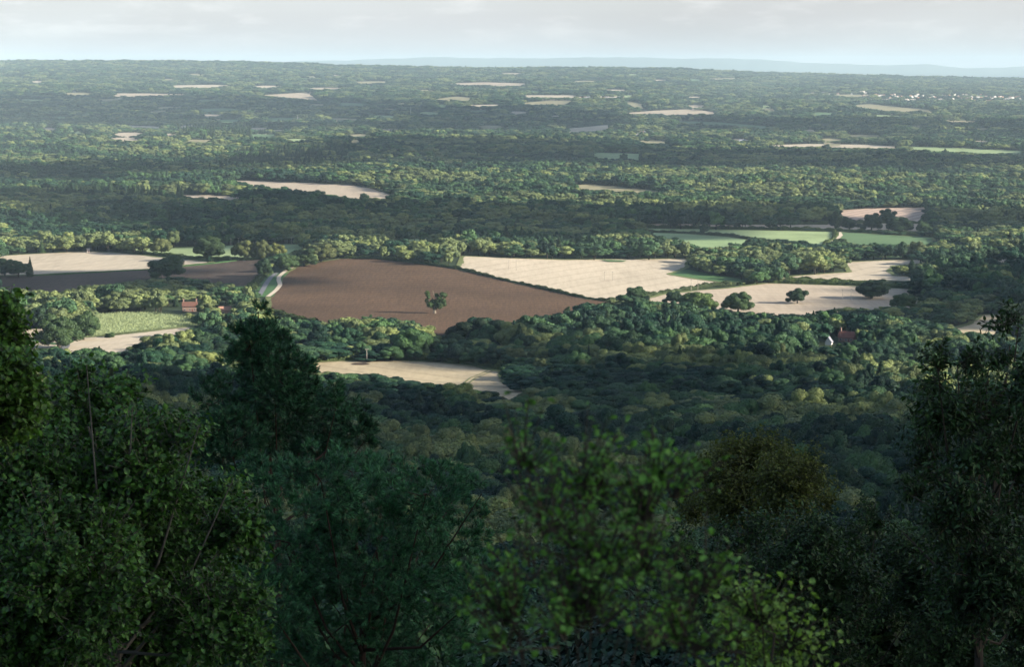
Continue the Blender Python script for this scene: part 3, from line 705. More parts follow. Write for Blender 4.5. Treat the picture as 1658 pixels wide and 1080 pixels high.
# ---------------------------------------------------------------- woodland
FG = np.zeros((1080, 1658), bool)
def disc(mask, u, v, r_):
    Y, X = np.ogrid[:1080, :1658]; mask |= (X - u) ** 2 + (Y - v) ** 2 < (r_ * .9) ** 2
LOB = dict(
 edge=[(-25,545,50),(2,590,42),(-20,650,66),(22,650,30),(2,525,24)],
 haw=[(40,660,60),(105,615,42),(140,590,22),(150,650,48),(212,672,55),(215,640,24),(130,740,110),(50,790,110),(245,760,80),(305,730,52),(322,690,22),(200,860,130),(335,810,66),(90,950,140),(260,970,130),(365,880,60),(30,1050,120),(200,1060,110),(350,1010,80),(378,775,30)],
 pine1=[(418,505,16),(428,530,26),(405,560,36),(445,560,36),(385,600,44),(445,610,56),(355,650,42),(480,620,40),(430,670,76),(500,660,44),(545,655,34),(575,690,36),(520,705,60),(370,720,60),(460,740,70),(590,715,24),(340,690,30)],
 pine2=[(425,790,50),(470,765,40),(520,780,56),(570,765,48),(620,790,60),(690,800,60),(745,795,38),(470,880,100),(610,890,120),(725,880,84),(430,980,80),(560,1010,130),(690,1020,120),(780,960,60),(430,1070,90),(655,770,24),(780,800,18)],
 birch=[(850,765,24),(870,800,46),(935,780,26),(985,765,20),(960,820,60),(1060,775,24),(1085,800,28),(1040,850,60),(885,860,70),(870,930,80),(960,900,80),(1040,920,80),(1100,880,50),(930,1010,100),(1040,1020,90),(840,1030,80),(1130,960,50),(790,990,40),(1110,1040,60),(830,700,14),(900,705,16),(1060,705,14)],
 birchlow=[(1175,945,22),(1200,975,32),(1235,1015,36),(1270,1045,36),(1180,1040,44),(1320,1065,22),(1240,1075,36),(1365,1075,12)],
 bronze=[(1225,800,85),(1170,790,55),(1290,795,60),(1240,760,40),(1200,760,36),(1320,830,40),(1130,830,40)],
 under=[(1130,920,60),(1200,890,60),(1280,900,70),(1360,880,60),(1420,850,50),(1330,960,90),(1430,930,80),(1260,980,80),(1500,960,90),(1420,1040,100),(1560,1050,100),(1320,1060,70),(1170,1000,60)],
 right=[(1650,520,34),(1635,560,38),(1665,610,56),(1600,600,30),(1550,590,34),(1520,610,26),(1575,650,56),(1620,680,60),(1525,680,44),(1650,760,70),(1570,740,60),(1500,740,50),(1470,800,44),(1540,820,60),(1460,860,40),(1640,870,60),(1590,930,80),(1650,1000,90),(1500,700,30)],
)
for k_ in ('haw', 'edge', 'pine1', 'pine2', 'birch', 'birchlow', 'under', 'right'):
    for (u, v, r_) in LOB[k_]: disc(FG, u, v, r_)
def wood_points():
    r = np.random.default_rng(11); X = []; Y = []; Sx = []; y = 75.0
    while y < 18600:
        s = np.interp(y, [75, 300, 900, 2000, 5000, 9000, 18600], [7, 9, 11.5, 14.5, 20, 28, 42])
        w = .265 * y + 25; x = np.arange(-w, w, s); x = x + r.uniform(-.4, .4, len(x)) * s
        X.append(x); Y.append(y + r.uniform(-.45, .45, len(x)) * s); Sx.append(np.full(len(x), s)); y += s * np.interp(y, [0, 3000, 9000], [1, 1.1, 1.45])
    X, Y, Sx = map(np.concatenate, (X, Y, Sx))
    patch = np.sin(X / 97 + 1) * np.sin(Y / 143 + X / 210) + .6 * np.sin(X / 41 + Y / 87)
    far = np.interp(Y, [3000, 18000], [0, 1])
    wr = Sx * .66 * r.uniform(.58, 1.45, len(X)) * (1 + .12 * patch)                      # crown radius
    ht = (13.5 + 2.2 * patch + 2.0 * np.sin(X / 19 + 2 * np.sin(Y / 33)) * np.sin(Y / 27) + r.normal(0, 2.6, len(X)))
    blk = np.sin(X / 83 + 1.7 * np.sin(Y / 310 + 1)) + np.sin(Y / 121 + 1.1 * np.sin(X / 170))
    ht = ht * np.where(blk > .7, 1.18, np.where(blk < -.8, .66, 1.0))
    ht = np.clip(ht, 6, 22) * np.interp(Y, [75, 300, 1000, 4000, 9000], [.55, .8, 1, 1.08, 1.3])
    young = pip([(560, 380), (745, 392), (750, 432), (560, 420)], *proj(np.stack([X, Y, H(X, Y)], -1))[:2])
    wr = np.where(young, wr * .75, wr); ht = np.where(young, ht * .85, ht)
    Z = H(X, Y); ok = np.zeros(len(X), bool)
    tol = np.where(Y < 1900, r.uniform(.9, 1.0, len(X)), r.uniform(.70, 1.0, len(X)))
    for sc in (1.0, .68, .42, .26):                       # smaller trees along the edges of the open land
        good = ~ok
        for dx, hz in ((0, 1.0), (-.8, .72), (.8, .72), (-.95, .45), (.95, .45), (0, .5), (-.4, .93), (.4, .93), (0, .05)):
            u, v, d = proj(np.stack([X + dx * wr * sc * tol, Y, Z + ht * sc * hz * tol], -1)); ui, vi = np.round(u).astype(int), np.round(v).astype(int)
            inn = (ui >= 0) & (ui < 1658) & (vi >= 0) & (vi < 1080); hit = np.zeros(len(X), bool); hit[inn] = KEEP[vi[inn], ui[inn]]
            good &= ~hit
        new = good; wr = np.where(new, wr * sc, wr); ht = np.where(new, ht * sc, ht); ok |= good
    u, v, d = proj(np.stack([X, Y, Z + ht], -1))
    vm = np.interp(u, [0, 400, 620, 700, 1100, 1350, 1400, 1658], [700, 720, 800, 770, 740, 780, 800, 820])
    ok &= ~((Y < 560) & (v < vm + np.interp(Y, [80, 560], [120, 0])))
    return [a[ok] for a in (X, Y, Z, wr, ht, u, v, d)]
for lu, lv, hr in ((308, 497, 13), (366, 500, 11), (1372, 545, 15), (1341, 551, 13), (1311, 551, 5), (874, 624, 6)): # keep the houses in view
    Yg, Xg = np.ogrid[:1080, :1658]; KEEP |= (np.abs(Xg - lu) < hr) & (np.abs(Yg - lv) < hr * .7)
KEEP[440:486, 420:452] = True
def seen(p, sc=1.0):
    u, v, d = proj(np.array([p[0], p[1], p[2] + 5 * sc])); u, v = int(round(float(u))), int(round(float(v)))
    KEEP[max(0, v - 1):v + 1, max(0, u - 1):u + 2] = True
# far houses: one mesh each, walls and roof
def tiny(seed):
    r = np.random.default_rng(seed); m = MB(); l, w, h, rh = r.uniform(6, 9), r.uniform(4, 5), r.uniform(5, 6), 3.2
    V = [(-l, -w, -3), (l, -w, -3), (l, w, -3), (-l, w, -3), (-l, -w, h), (l, -w, h), (l, w, h), (-l, w, h), (-l, 0, h + rh), (l, 0, h + rh)]
    m.add(V, [[0, 1, 5, 4], [2, 3, 7, 6]], 0); m.add(V, [[1, 2, 6, 9, 5], [3, 0, 4, 8, 7]], 0); q = .4
    m.add([(-l - q, -w - q, h - .3), (l + q, -w - q, h - .3), (l + q, 0, h + rh + .1), (-l - q, 0, h + rh + .1), (l + q, w + q, h - .3), (-l - q, w + q, h - .3)], [[0, 1, 2, 3], [3, 2, 4, 5]], 1)
    m.box((l * .6, 0, h + rh + .6), (.5, .5, 1.2), 0, 0)
    return m
TW = [tiny(1).mesh('far_house', [M['white'], M['slate']]), tiny(2).mesh('far_house', [M['render_'], M['tile']]), tiny(3).mesh('far_house', [M['brick'], M['otile']]), tiny(4).mesh('far_house', [M['white'], M['render_']])]
def cluster(n, u0, u1, v0, v1, label, group, sc=1.0, seed=0, lift=9):
    r = np.random.default_rng(seed + 50); us = np.linspace(u0, u1, n) + r.normal(0, (u1 - u0) / n * .5, n); vs = r.uniform(v0, v1, n)
    P = unproj(us, vs)
    for p in P:
        o = link('far_house', TW[int(r.choice([1, 2, 3, 3, 1, 2] if n > 50 else [0, 0, 1, 3, 3, 2]))], None, (p[0], p[1], p[2])); o.rotation_euler.z = r.normal(.2, .5); o.scale = (sc,) * 3; seen(p, sc); tag(o, label, 'house', group)
cluster(110, 1398, 1655, 153, 165, 'tiny pale house in the far-off town at right', 'houses of the far town at right', .95, 1, 12)
cluster(16, 1300, 1420, 148, 154, 'tiny pale house in the far-off woods left of the town', 'houses scattered left of the far town', 1.0, 2, 12)
cluster(16, 936, 1008, 159, 160.5, 'tiny white house in the far village above centre', 'houses of the far village above centre', 1.2, 3, 11)
cluster(14, 985, 1068, 216, 222, 'small house in the village on the right of the far centre stubble', 'houses of the village right of centre', .95, 4, 7)
cluster(7, 1500, 1570, 201, 210, 'tiny white building in the dark far woods at right', 'buildings in the dark far woods at right', 1.0, 5, 10)
for (u, v, lb) in ((767, 254, 'small white house deep in the middle distance woods'), (955, 247, 'small white-gabled house left of the little far pasture'), (816, 133, 'tiny pale house above the far pink field'), (329, 128, 'tiny white house above the far left straw field'), (75, 258, 'pale house in the left distant woods'), (208, 276, 'white house with low roofs in the lit woods at left'), (376, 172, 'tiny white house in the dark belt at left'), (120, 149, 'tiny white farmhouse by the far left clearing'), (1201, 230, 'pale house at the left end of the far straw strip'), (1656, 268, 'white house at the right edge of the far woods'), (1106, 262, 'small white house right of the little far pasture')):
    p = gp(u, v); seen(p); o = link('far_house', TW[0], None, (p[0], p[1], p[2])); o.rotation_euler.z = rg.normal(.3, .5); tag(o, lb, 'house')

X_, Y_, Z_, WR, HT, U_, V_, D_ = wood_points()
n_all = len(X_); idx = np.zeros(n_all, int)
stand = .56 + .33 * np.sin(X_ / 130 + 1.2 * np.sin(Y_ / 260)) * np.sin(Y_ / 170 + .8 * np.sin(X_ / 190)) + .22 * np.sin(X_ / 47 + Y_ / 61) + rg.normal(0, .22, n_all)
st3 = np.clip((stand * 3), 0, 2.99).astype(int) * 2 + rg.integers(0, 2, n_all)
idx = np.where(Y_ < 420, rg.integers(0, 3, n_all), np.where(Y_ < 1700, 3 + st3, 9 + st3))
idx = np.where((rg.random(n_all) < .03) & (Y_ > 1200), 15, idx)
cf = pip([(395, 236), (560, 230), (570, 262), (330, 264)], U_, V_) | pip([(285, 198), (430, 198), (430, 218), (285, 222)], U_, V_) | pip([(60, 296), (330, 300), (330, 312), (60, 310)], U_, V_)
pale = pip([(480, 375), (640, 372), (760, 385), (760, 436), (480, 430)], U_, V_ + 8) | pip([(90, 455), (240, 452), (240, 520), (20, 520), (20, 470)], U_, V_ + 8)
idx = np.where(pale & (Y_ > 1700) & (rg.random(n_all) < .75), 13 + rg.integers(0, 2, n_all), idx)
idx = np.where(cf & (rg.random(n_all) < .8), 15, idx)
WR = np.where(idx == 15, WR * 1.25, WR)
rot = rg.uniform(0, 6.283, n_all)
ui, vi = np.round(U_).astype(int), np.round(V_ + 6).astype(int)
inn = (ui >= 4) & (ui < 1654) & (vi >= 0) & (vi < 1076); vis = np.zeros(n_all, bool); vis[inn] = ~FG[vi[inn], ui[inn]]
size = np.where(vis & (idx != 15), WR * HT / D_ ** 2, -1); order = np.argsort(-size)[:290]
ind = np.zeros(n_all, bool); ind[order] = True
VARS = NEARV + MIDV + FARV + [CONV]
def zone(u, v):
    if v < 640: return ('broadleaf tree in the wood below the ploughed and stubble fields', 'trees of the wood below the fields')
    if v < 730: return (('dark leafy tree in the shaded wood left of centre on the lower slope' if u < 850 else 'leafy tree in the shaded wood right of centre on the lower slope'), 'trees of the left lower slope wood' if u < 850 else 'trees of the right lower slope wood')
    return (('very dark tree in the wood just behind the pines' if u < 850 else 'dark tree in the wood just behind the birch and the bronze bush'), 'trees of the near wood behind the pines' if u < 850 else 'trees of the near wood behind the birch')
SRC = {}
for i in order:
    o = link('broadleaf_tree', VARS[idx[i]], None, (X_[i], Y_[i], Z_[i])); o.rotation_euler.z = rot[i]
    o.scale = (WR[i] / KR, WR[i] / KR, HT[i] / KH); lb, gr = zone(U_[i], V_[i]); tag(o, lb, 'tree', gr); SRC.setdefault(int(idx[i]), o)
# a few far trees stand as things of their own and lend their shape to the far woods
FT = [(1000, 352, 'dark tree in the shaded belt above the big stubble field'), (300, 352, 'dark tree in the shaded belt above the pale pasture'), (640, 400, 'rounded tree in the belt just beyond the brown field'), (1250, 300, 'rounded tree in the lit woods at right of the middle distance'), (900, 395, 'pale rounded tree in the lit belt above the big stubble field'), (100, 390, 'pale rounded tree in the lit belt above the left stubble field'), (667, 186, 'pointed dark conifer far off in the dark belt of woods')]
for k, (u, v, lb) in zip(range(9, 16), FT):
    c = np.where((idx == k) & ~ind)[0]; c = c[np.argmin((U_[c] - u) ** 2 + (V_[c] - v) ** 2)]; ind[c] = True
    o = link('conifer_tree' if k == 15 else 'broadleaf_tree', VARS[k], None, (X_[c], Y_[c], Z_[c])); o.rotation_euler.z = rot[c]; o.scale = (WR[c] / KR, WR[c] / KR, HT[c] / KH)
    tag(o, lb, 'tree'); SRC[k] = o
for k in range(NV):
    if k not in SRC:
        c = np.where((idx == k) & ~ind)[0][0]; ind[c] = True
        o = link('broadleaf_tree', VARS[k], None, (X_[c], Y_[c], Z_[c])); o.scale = (WR[c] / KR, WR[c] / KR, HT[c] / KH)
        tag(o, *('dark tree in the wood just behind the birch and the bronze bush', 'tree', 'trees of the near wood behind the birch')); SRC[k] = o
def woodland():
    k = ~ind; n = k.sum(); me = bpy.data.meshes.new('woodland'); me.vertices.add(n)
    me.vertices.foreach_set('co', np.stack([X_[k], Y_[k], Z_[k]], -1).astype(np.float32).ravel())
    for nm, ty, arr in (('rotz', 'FLOAT', rot[k]), ('kind_id', 'INT', idx[k])):
        a = me.attributes.new(nm, ty, 'POINT'); a.data.foreach_set('value', arr.astype(np.float32 if ty == 'FLOAT' else np.int32))
    a = me.attributes.new('size', 'FLOAT_VECTOR', 'POINT'); a.data.foreach_set('vector', np.stack([WR[k] / KR, WR[k] / KR, HT[k] / KH], -1).astype(np.float32).ravel())
    o = link('woodland', me); tag(o, 'woods of countless round-headed trees spreading from the fields to the skyline', 'woodland', kind='stuff')
    ng = bpy.data.node_groups.new('plant_trees', 'GeometryNodeTree')
    ng.interface.new_socket('Geometry', in_out='INPUT', socket_type='NodeSocketGeometry'); ng.interface.new_socket('Geometry', in_out='OUTPUT', socket_type='NodeSocketGeometry')
    N, L = ng.nodes, ng.links; gi = N.new('NodeGroupInput'); go = N.new('NodeGroupOutput'); jn = N.new('GeometryNodeJoinGeometry')
    def att(name, ty):
        q = N.new('GeometryNodeInputNamedAttribute'); q.data_type = ty; q.inputs[0].default_value = name; return q.outputs[0]
    kid, rz, sz = att('kind_id', 'INT'), att('rotz', 'FLOAT'), att('size', 'FLOAT_VECTOR')
    cb = N.new('ShaderNodeCombineXYZ'); L.new(rz, cb.inputs[2])
    for j in range(NV):
        cp = N.new('FunctionNodeCompare'); cp.data_type = 'INT'; cp.operation = 'EQUAL'; L.new(kid, cp.inputs['A']) if False else None
        ins = [s for s in cp.inputs if s.type == 'INT']; L.new(kid, ins[0]); ins[1].default_value = j
        oi = N.new('GeometryNodeObjectInfo'); oi.transform_space = 'ORIGINAL'; oi.inputs[0].default_value = SRC[j]; oi.inputs[1].default_value = True
        ip = N.new('GeometryNodeInstanceOnPoints'); L.new(gi.outputs[0], ip.inputs['Points']); L.new(cp.outputs[0], ip.inputs['Selection'])
        L.new(oi.outputs['Geometry'], ip.inputs['Instance']); L.new(cb.outputs[0], ip.inputs['Rotation']); L.new(sz, ip.inputs['Scale'])
        L.new(ip.outputs[0], jn.inputs[0])
    L.new(jn.outputs[0], go.inputs[0]); md = o.modifiers.new('plant', 'NODES'); md.node_group = ng
woodland()
print('trees', n_all, 'individual', ind.sum())

# ---------------------------------------------------------------- houses
def house(u, v, L, Wd, Hh, rh, rz, wall, roof, label, name='cottage', chim=2, wins=3, gable_mat=None, yo=0):
    g = gp(u, v); e = empty(name, (g[0], g[1], g[2]), rz); tag(e, label, name.replace('_', ' '))
    b = MB(); l, w = L / 2, Wd / 2
    V = [(-l, -w, -1), (l, -w, -1), (l, w, -1), (-l, w, -1), (-l, -w, Hh), (l, -w, Hh), (l, w, Hh), (-l, w, Hh), (-l, 0, Hh + rh), (l, 0, Hh + rh)]
    b.add(V, [[0, 1, 5, 4], [2, 3, 7, 6]]); b.add(V, [[1, 2, 6, 9, 5], [3, 0, 4, 8, 7]]); b.build('wall', wall, e)
    r = MB(); t = .25; oh = .5; sl = rh / w
    for s in (-1, 1):
        yo_, zo = s * (w + oh), Hh - oh * sl
        V = [(-l - oh, yo_, zo), (l + oh, yo_, zo), (l + oh, 0, Hh + rh), (-l - oh, 0, Hh + rh)]; V = V + [(x, y, z + t) for x, y, z in V]
        r.add(V, [[0, 1, 2, 3], [4, 5, 6, 7], [0, 1, 5, 4], [1, 2, 6, 5], [2, 3, 7, 6], [3, 0, 4, 7]])
    ro = r.build('roof', roof, e)
    for k in range(chim):
        c = MB(); cx = (-l + .7) if k == 0 else (l - .9); c.box((cx, .1, Hh + rh + .8), (.5, .45, 1.7)); c.box((cx, .1, Hh + rh + 2.6), (.6, .55, .12))
        c.build('chimney', M['brick'], ro)
    for k in range(wins):
        x = -l + L * (k + .5) / wins
        for zz in ((1.6, 4.1) if Hh > 4.5 else (1.6,)):
            m = MB(); m.box((x, -w - .02, zz), (.65, .06, .6)); wo = m.build('window', M['white'], e)
            m = MB(); m.box((x - .3, -w - .09, zz), (.26, .02, .5)); m.box((x + .3, -w - .09, zz), (.26, .02, .5)); m.build('pane', M['glass'], wo)
    if wins: m = MB(); m.box((L * .17, -w - .03, 1.0), (.5, .05, 1.05)); m.build('door', M['btile'], e)
    return e
house(308, 504, 12, 6, 4.6, 3.0, .05, M['brick'], M['tile'], 'red-brick cottage with clay roof and tall chimneys among trees right of the maize field', 'cottage')
house(364, 509, 10, 6, 3.5, 2.8, .5, M['brick'], M['otile'], 'orange-tiled farm building half hidden behind the pine top', 'farm_building', 0, 2)
house(332, 516, 3.5, 3, 2.4, 1.0, .2, M['brick'], M['slate'], 'little brick shed in front of the cottage garden', 'shed', 0, 1)
house(1372, 553, 11.5, 6.5, 3.4, 3.8, -.45, M['brick'], M['btile'], 'red-brown roofed barn standing in the wood below the right stubble fields', 'barn', 1, 3)
house(1342, 558, 7, 4.5, 2.2, 3.2, 1.3, M['white'], M['slate'], 'small white gabled building left of the red-roofed barn', 'outbuilding', 0, 1)
house(143, 409, 3, 2.4, 3.6, .9, .2, M['render_'], M['render_'], 'small pale hut at the top edge of the left stubble field', 'hut', 0, 1)
# ---------------------------------------------------------------- poles
def pole(u, v, hp, label, name='utility_pole', arm=1.1, double=False, group=None):
    g = gp(u, v); _, _, dep = proj(g); hm = hp * dep / FPX; e = empty(name, g, rg.uniform(-.3, .3)); tag(e, label, 'pole', group)
    for sx in ((-1.2, 1.2) if double else (0,)):
        m = MB(); m.tube([(sx, 0, -.5), (sx, 0, hm)], [.24, .17], 8); m.build('pole', M['wood'], e)
    m = MB(); m.box((0, -.2, hm - .35), (2.2 if double else arm, .1, .12)); a = m.build('crossarm', M['wood'], e)
    if double: m = MB(); m.box((0, -.2, hm * .55), (1.3, .1, .1)); m.build('brace', M['wood'], e)
    for sx in (-.85, 0, .85):
        m = MB(); m.tube([(sx * (2 if double else 1), -.2, hm - .24), (sx * (2 if double else 1), -.2, hm + .12)], [.1, .07], 6); m.build('insulator', M['white'], a)
    return np.array([g[0], g[1], g[2] + hm])
pole(594, 588, 23, 'grey wooden pole at the back of the near stubble field')
pole(874, 636, 23, 'grey wooden pole rising from the woods right of the near stubble field')
pole(128, 521, 30, 'double H-shaped pole at the left end of the maize field', 'h_frame_pole', double=True)
pa = pole(472, 397, 13, 'pole at the right end behind the pale pasture'); pb = pole(374, 398, 12, 'left one of the two poles standing together behind the pale pasture'); pc = pole(386, 397, 12, 'right one of the two poles standing together behind the pale pasture')
pole(1311, 562, 22, 'wooden pole left of the small white building in the wood')
for u, v, h_, lb in ((824, 438, 17, 'left pole of the pair in the big stubble field near the plantation'), (836, 438, 17, 'right pole of the pair in the big stubble field near the plantation'), (979, 454, 14, 'left pole of the pair at the middle of the big stubble field'), (992, 455, 15, 'right pole of the pair at the middle of the big stubble field'), (1119, 471, 19, 'left pole of the pair on the hedge below the big stubble field'), (1130, 471, 18, 'right pole of the pair on the hedge below the big stubble field'), (1364, 486, 17, 'left pole of the pair near the dark tree on the lower stubble field'), (1378, 487, 20, 'right pole of the pair near the dark tree on the lower stubble field')):
    pole(u, v, h_, lb, arm=.8)
pole(447, 450, 9, 'short pole at the bend of the lane')
for (a, b), lb in (((pa, pc), 'sagging wire between the poles behind the pale pasture'),):
    t = np.linspace(0, 1, 16)[:, None]; P = a + (b - a) * t; P[:, 2] -= 4 * 1.5 * (t * (1 - t))[:, 0]; m = MB(); m.tube(P, .06, 4); tag(m.build('power_line', M['metal']), lb, 'wire')
def mast(u, v, hp, label):
    g = gp(u, v); _, _, dep = proj(g); hm = hp * dep / FPX; e = empty('radio_mast', g); tag(e, label, 'mast'); m = MB()
    for a in range(4):
        x, y = math.cos(a * 1.57 + .78) * 1.8, math.sin(a * 1.57 + .78) * 1.8; m.tube([(x, y, -1), (x * .2, y * .2, hm)], .22, 4)
    for z in np.arange(0, hm, 4):
        k = 1 - .8 * z / hm; q = 1.27 * k
        for (x0, y0, x1, y1) in ((-q, -q, q, -q), (q, -q, q, q), (q, q, -q, q), (-q, q, -q, -q)): m.tube([(x0, y0, z), (x1, y1, z + 3)], .12, 4)
    m.build('lattice', M['metal'], e)
mast(665, 192, 18, 'thin grey lattice mast in the dark belt of far woods')
mast(482, 200, 14, 'thin mast rising from the woods at left of the dark belt')
def car():
    g = gp(346, 523); e = empty('parked_car', g, .3); tag(e, 'white car parked beside the cottage garden behind the pine top', 'car')
    m = MB(); m.box((0, 0, .65), (2.1, .85, .32)); m.box((-.1, 0, 1.12), (1.15, .74, .26)); m.build('body', M['white'], e)
    m = MB(); m.box((-.1, -.75, 1.12), (1.0, .02, .18)); m.build('window', M['glass'], e)
    for x in (-1.3, 1.3):
        for y in (-.8, .8): m = MB(); m.tube([(x, y - .1, .34), (x, y + .1, .34)], .34, 12); m.build('wheel', M['rubber'], e)
car()

# ---------------------------------------------------------------- foreground trees
def leaves_from_shoots(mb, B, D, Ls, K, leaf, wid, mi, r, droop=.15, spread=.9, size_var=.5):
    """K folded leaves along each shoot"""
    n = len(B); A = unit(np.cross(D, unit(r.normal(size=D.shape)))); C = np.cross(D, A)
    i = np.arange(K); ang = (i * 2.4)[None] + r.uniform(0, 6, (n, 1)); f = (i + 1) / K
    side = np.cos(ang)[..., None] * A[:, None] + np.sin(ang)[..., None] * C[:, None]
    P = B[:, None] + D[:, None] * (Ls[:, None] * f[None])[..., None]
    ld = unit(D[:, None] * .45 + side * spread + r.normal(0, .25, P.shape) + (0, 0, -droop))
    up = unit(np.array([0, 0, 1.0]) + r.normal(0, .55, P.shape)); sd = unit(np.cross(ld, up)); nn = np.cross(sd, ld)
    s = leaf * r.uniform(1 - size_var, 1 + size_var, P.shape[:2])[..., None]; w = s * wid
    P, ld, sd, nn, s, w = [a.reshape(-1, a.shape[-1]) for a in (P, ld, sd, nn, s, w)]
    P = P + ld * s * .15
    V = np.stack([P, P + ld * s * .35 + sd * w + nn * w * .35, P + ld * s * .72 + sd * w * .72 + nn * w * .2, P + ld * s,
                  P + ld * s * .72 - sd * w * .72 + nn * w * .2, P + ld * s * .35 - sd * w + nn * w * .35], 1).reshape(-1, 3)
    q = np.arange(len(P))[:, None] * 6; mb.add(V, q + [0, 1, 2, 3], mi); mb.add(V[:0], np.zeros((0, 4), int), mi)
    mb.f[(4, mi)].append(q + [0, 3, 4, 5] + mb.n - len(V))
def needles_from_shoots(mb, B, D, Ls, K, ln, wd, mi, r):
    n = len(B); A = unit(np.cross(D, unit(r.normal(size=D.shape)))); C = np.cross(D, A)
    f = r.uniform(.15, 1, (n, K)); ang = r.uniform(0, 6.283, (n, K)); side = np.cos(ang)[..., None] * A[:, None] + np.sin(ang)[..., None] * C[:, None]
    P = B[:, None] + D[:, None] * (Ls[:, None] * f)[..., None]; fw = (.55 + .9 * f)[..., None]
    ld = unit(D[:, None] * fw + side + r.normal(0, .1, P.shape)); s = ln * r.uniform(.75, 1.15, (n, K))[..., None]
    sd = unit(np.cross(ld, r.normal(size=ld.shape))) * wd
    V = np.stack([P, P + ld * s * .5 + sd, P + ld * s, P + ld * s * .5 - sd], 2).reshape(-1, 3)
    mb.add(V, np.arange(len(V)).reshape(-1, 4), mi)
def bundle(lobes, dist, n, r, depth=1.0, up=.45, shell=.55, dist_jit=.0, L=.2, per=30):
    """shoot feet and directions gathered in sprays through round masses seen at u, v with radius in picture pixels"""
    A = np.array(lobes, float); cen = np.array([at(a, b, dist * (1 + dist_jit * math.sin(i * 2.3))) for i, (a, b, c) in enumerate(lobes)])
    rad = A[:, 2] / FPX * dist; rad = np.maximum(rad * .4, rad - .62 * L); w = rad ** 2
    m = max(len(A), n // per); ks = r.choice(len(A), m, p=w / w.sum()); ds = unit(r.normal(size=(m, 3)))
    Sc = cen[ks] + ds * (rad[ks] * (shell + (1 - shell) * r.uniform(0, 1, m) ** .6))[:, None] * (1, depth, 1)
    j = r.integers(0, m, n); k = ks[j]; off = unit(r.normal(size=(n, 3))) * (np.minimum(rad[k] * .42, .45 * L + .1) * r.uniform(0, 1, n) ** .5)[:, None]
    B = Sc[j] + off; D = unit(ds[j] * .6 + unit(off) * .45 + (0, 0, up) + r.normal(0, .28, (n, 3)))
    return B, D, cen, rad, k
def skeleton(mb, foot, cen, rad, r0, B, k, r, twigs=260, mi=0, r_tw=.006):
    top = cen[np.argmax(cen[:, 2])]; cx = np.average(cen, axis=0, weights=rad); foot = np.array(foot, float)
    P = [foot + (0, 0, -.6), foot + (0, 0, .4), foot * .5 + cx * .5, cx, cx * .35 + top * .65]
    P = np.array(P); P[2:, :2] += r.normal(0, .08, (3, 2)); mb.tube(P, [r0 * 1.4, r0, r0 * .75, r0 * .5, r0 * .15], 8, mi)
    for c, ra in zip(cen, rad):
        t = r.uniform(.35, .9); s = P[2] * (1 - t) + P[3] * t; m = (s + c) / 2 + (0, 0, -.12 * np.linalg.norm(c - s))
        mb.tube([s, m, c], [r0 * .35, r0 * .22, max(r_tw * 1.1, r0 * .08)], 6, mi)
    for j in r.choice(len(B), min(twigs, len(B)), replace=False):
        c = cen[k[j]]; m = (c + B[j]) / 2 + r.normal(0, .04, 3); mb.tube([c, m, B[j]], [r_tw * 1.8, r_tw * 1.2, r_tw * .6], 4, mi)
def shoot_stems(mb, B, D, Ls, rad, mi=0):
    n = len(B); A = unit(np.cross(D, [.3, .5, .81])); C = np.cross(D, A); o = [A, -.5 * A + .87 * C, -.5 * A - .87 * C]
    V = np.stack([B + q * rad for q in o] + [B + D * Ls[:, None] + q * rad * .4 for q in o], 1).reshape(-1, 3)
    b = np.arange(n)[:, None] * 6; mb.add(V, np.concatenate([b + [0, 1, 4, 3], b + [1, 2, 5, 4], b + [2, 0, 3, 5]]), mi)
def fg_tree(name, label, cat, lobes, dist, n, mat, bark, leaf=.06, wid=.32, K=9, L=.32, seed=1, r0=.14, up=.45, needle=False, tw=300, shell=.5, foot_u=None, depth=1.0, droop=.15, needle_len=.07, jit=.06, kneedle=46, r_tw=.006, inner=1500, nw=.0048, per=26):
    r = np.random.default_rng(seed); B, D, cen, rad, k = bundle(lobes, dist, n, r, depth, up, shell, jit, L, per)
    Ls = L * r.uniform(.6, 1.4, n); fx = at(foot_u, 700, dist)[0] if foot_u is not None else float(np.average(cen[:, 0], weights=rad)); fy = float(cen[:, 1].mean()) + .2
    foot = np.array([fx, fy, float(H(fx, fy))]); e = empty(name, foot); tag(e, label, cat); a = MB(); b = MB()
    if needle: needles_from_shoots(a, B - foot, D, Ls, kneedle, needle_len, nw, 0, r)
    else: leaves_from_shoots(a, B - foot, D, Ls, K, leaf, wid, 0, r, droop)
    ni = inner; ki = r.choice(k, ni); Bi = cen[ki] - foot + unit(r.normal(size=(ni, 3))) * (rad[ki] * r.uniform(0, .62, ni))[:, None]
    V, F = orient_quads(Bi, unit(r.normal(size=(ni, 3))), np.minimum(rad[ki] * .28, leaf * 2.6) * r.uniform(.5, 1.2, ni), rs=r); a.add(V, F)
    skeleton(b, foot - foot, cen - foot, rad, r0, B - foot, k, r, tw, 0, r_tw); shoot_stems(b, B - foot, D, Ls, .004)
    a.build('crown', mat, e); b.build('trunk', bark, e)
    return e
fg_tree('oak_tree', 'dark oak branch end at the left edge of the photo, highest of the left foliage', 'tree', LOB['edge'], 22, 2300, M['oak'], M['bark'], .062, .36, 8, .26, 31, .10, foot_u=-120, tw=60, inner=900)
fg_tree('hawthorn_tree', 'dense dark green leafy tree filling the lower left corner with yellowish highlights painted into its leaves', 'tree', LOB['haw'], 27, 9000, M['oak'], M['wbark'], .066, .38, 9, .28, 32, .07, tw=140, foot_u=185, inner=3500, r_tw=.004, shell=.6)
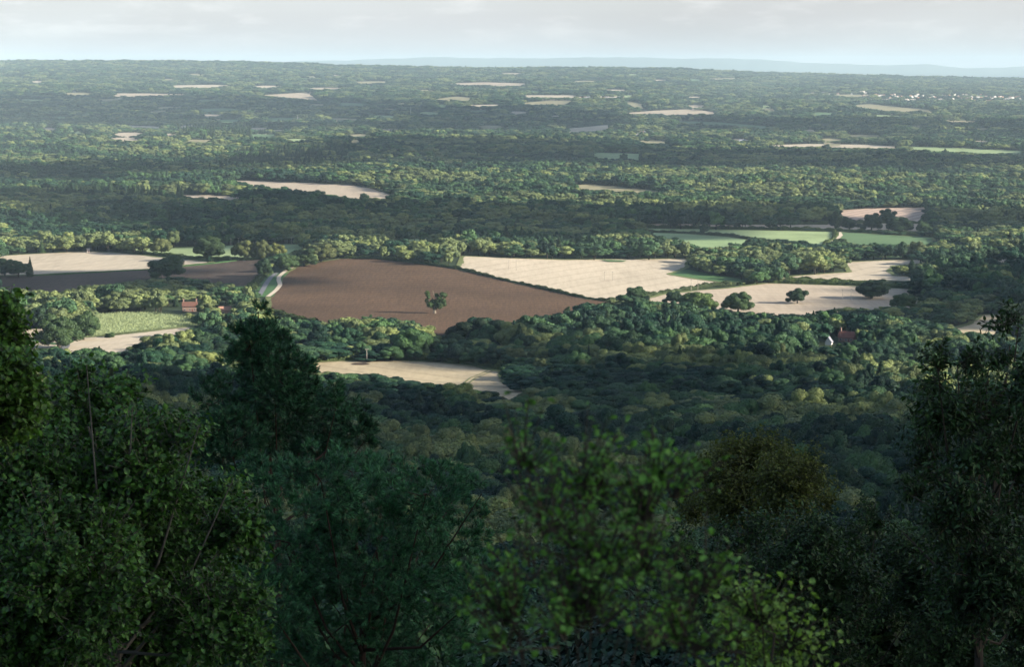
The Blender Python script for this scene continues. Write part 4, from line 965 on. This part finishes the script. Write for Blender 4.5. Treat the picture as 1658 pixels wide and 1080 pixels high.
fg_tree('pine_tree', 'dark pointed pine left of centre, its tip reaching up to the brown field', 'tree', LOB['pine1'], 44, 2400, M['pine'], M['pbark'], L=.13, seed=33, needle=True, up=.6, r0=.09, foot_u=430, needle_len=.115, kneedle=48, tw=50, inner=2, shell=.4, leaf=.03, nw=.007, per=3)
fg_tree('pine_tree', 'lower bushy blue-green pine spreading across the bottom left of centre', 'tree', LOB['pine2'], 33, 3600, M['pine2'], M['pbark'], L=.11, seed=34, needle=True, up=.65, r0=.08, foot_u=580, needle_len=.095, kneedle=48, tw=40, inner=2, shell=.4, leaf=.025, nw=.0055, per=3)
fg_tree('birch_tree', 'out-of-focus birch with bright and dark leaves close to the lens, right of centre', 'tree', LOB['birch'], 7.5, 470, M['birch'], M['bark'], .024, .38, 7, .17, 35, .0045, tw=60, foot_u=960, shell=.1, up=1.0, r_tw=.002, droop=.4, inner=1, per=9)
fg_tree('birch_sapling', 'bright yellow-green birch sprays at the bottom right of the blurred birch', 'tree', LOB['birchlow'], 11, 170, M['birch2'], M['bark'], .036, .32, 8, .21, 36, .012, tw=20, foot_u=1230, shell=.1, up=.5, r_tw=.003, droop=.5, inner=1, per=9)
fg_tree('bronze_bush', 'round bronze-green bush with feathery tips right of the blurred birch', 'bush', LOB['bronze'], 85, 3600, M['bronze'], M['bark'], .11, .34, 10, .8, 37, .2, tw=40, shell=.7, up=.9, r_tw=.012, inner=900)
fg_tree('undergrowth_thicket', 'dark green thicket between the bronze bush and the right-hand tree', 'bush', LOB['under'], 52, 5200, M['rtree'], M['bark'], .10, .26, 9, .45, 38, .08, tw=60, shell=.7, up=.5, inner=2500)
fg_tree('chestnut_tree', 'tall dark narrow-leaved tree with open branches on the right edge', 'tree', LOB['right'], 31, 3000, M['rtree'], M['bark'], .085, .20, 9, .32, 39, .09, tw=200, foot_u=1620, shell=.35, up=.3, inner=1200)

# ---------------------------------------------------------------- haze
def haze():
    m = MB(); x, y0, y1, z0, z1 = 48000, -700, 53000, -40, 425
    m.box((0, (y0 + y1) / 2, (z0 + z1) / 2), (x, (y1 - y0) / 2, (z1 - z0) / 2))
    t = NT('pale_haze'); t.N.remove(t.b); v = t.n('ShaderNodeVolumePrincipled'); v.inputs['Color'].default_value = (.60, .77, .87, 1)
    v.inputs['Density'].default_value = 3.3e-5; v.inputs['Anisotropy'].default_value = 0.0; t.l(v.outputs[0], t.out.inputs['Volume'])
    tag(m.build('haze', t.m), 'thin pale blue haze over the distant woods', 'haze', kind='stuff')
haze()
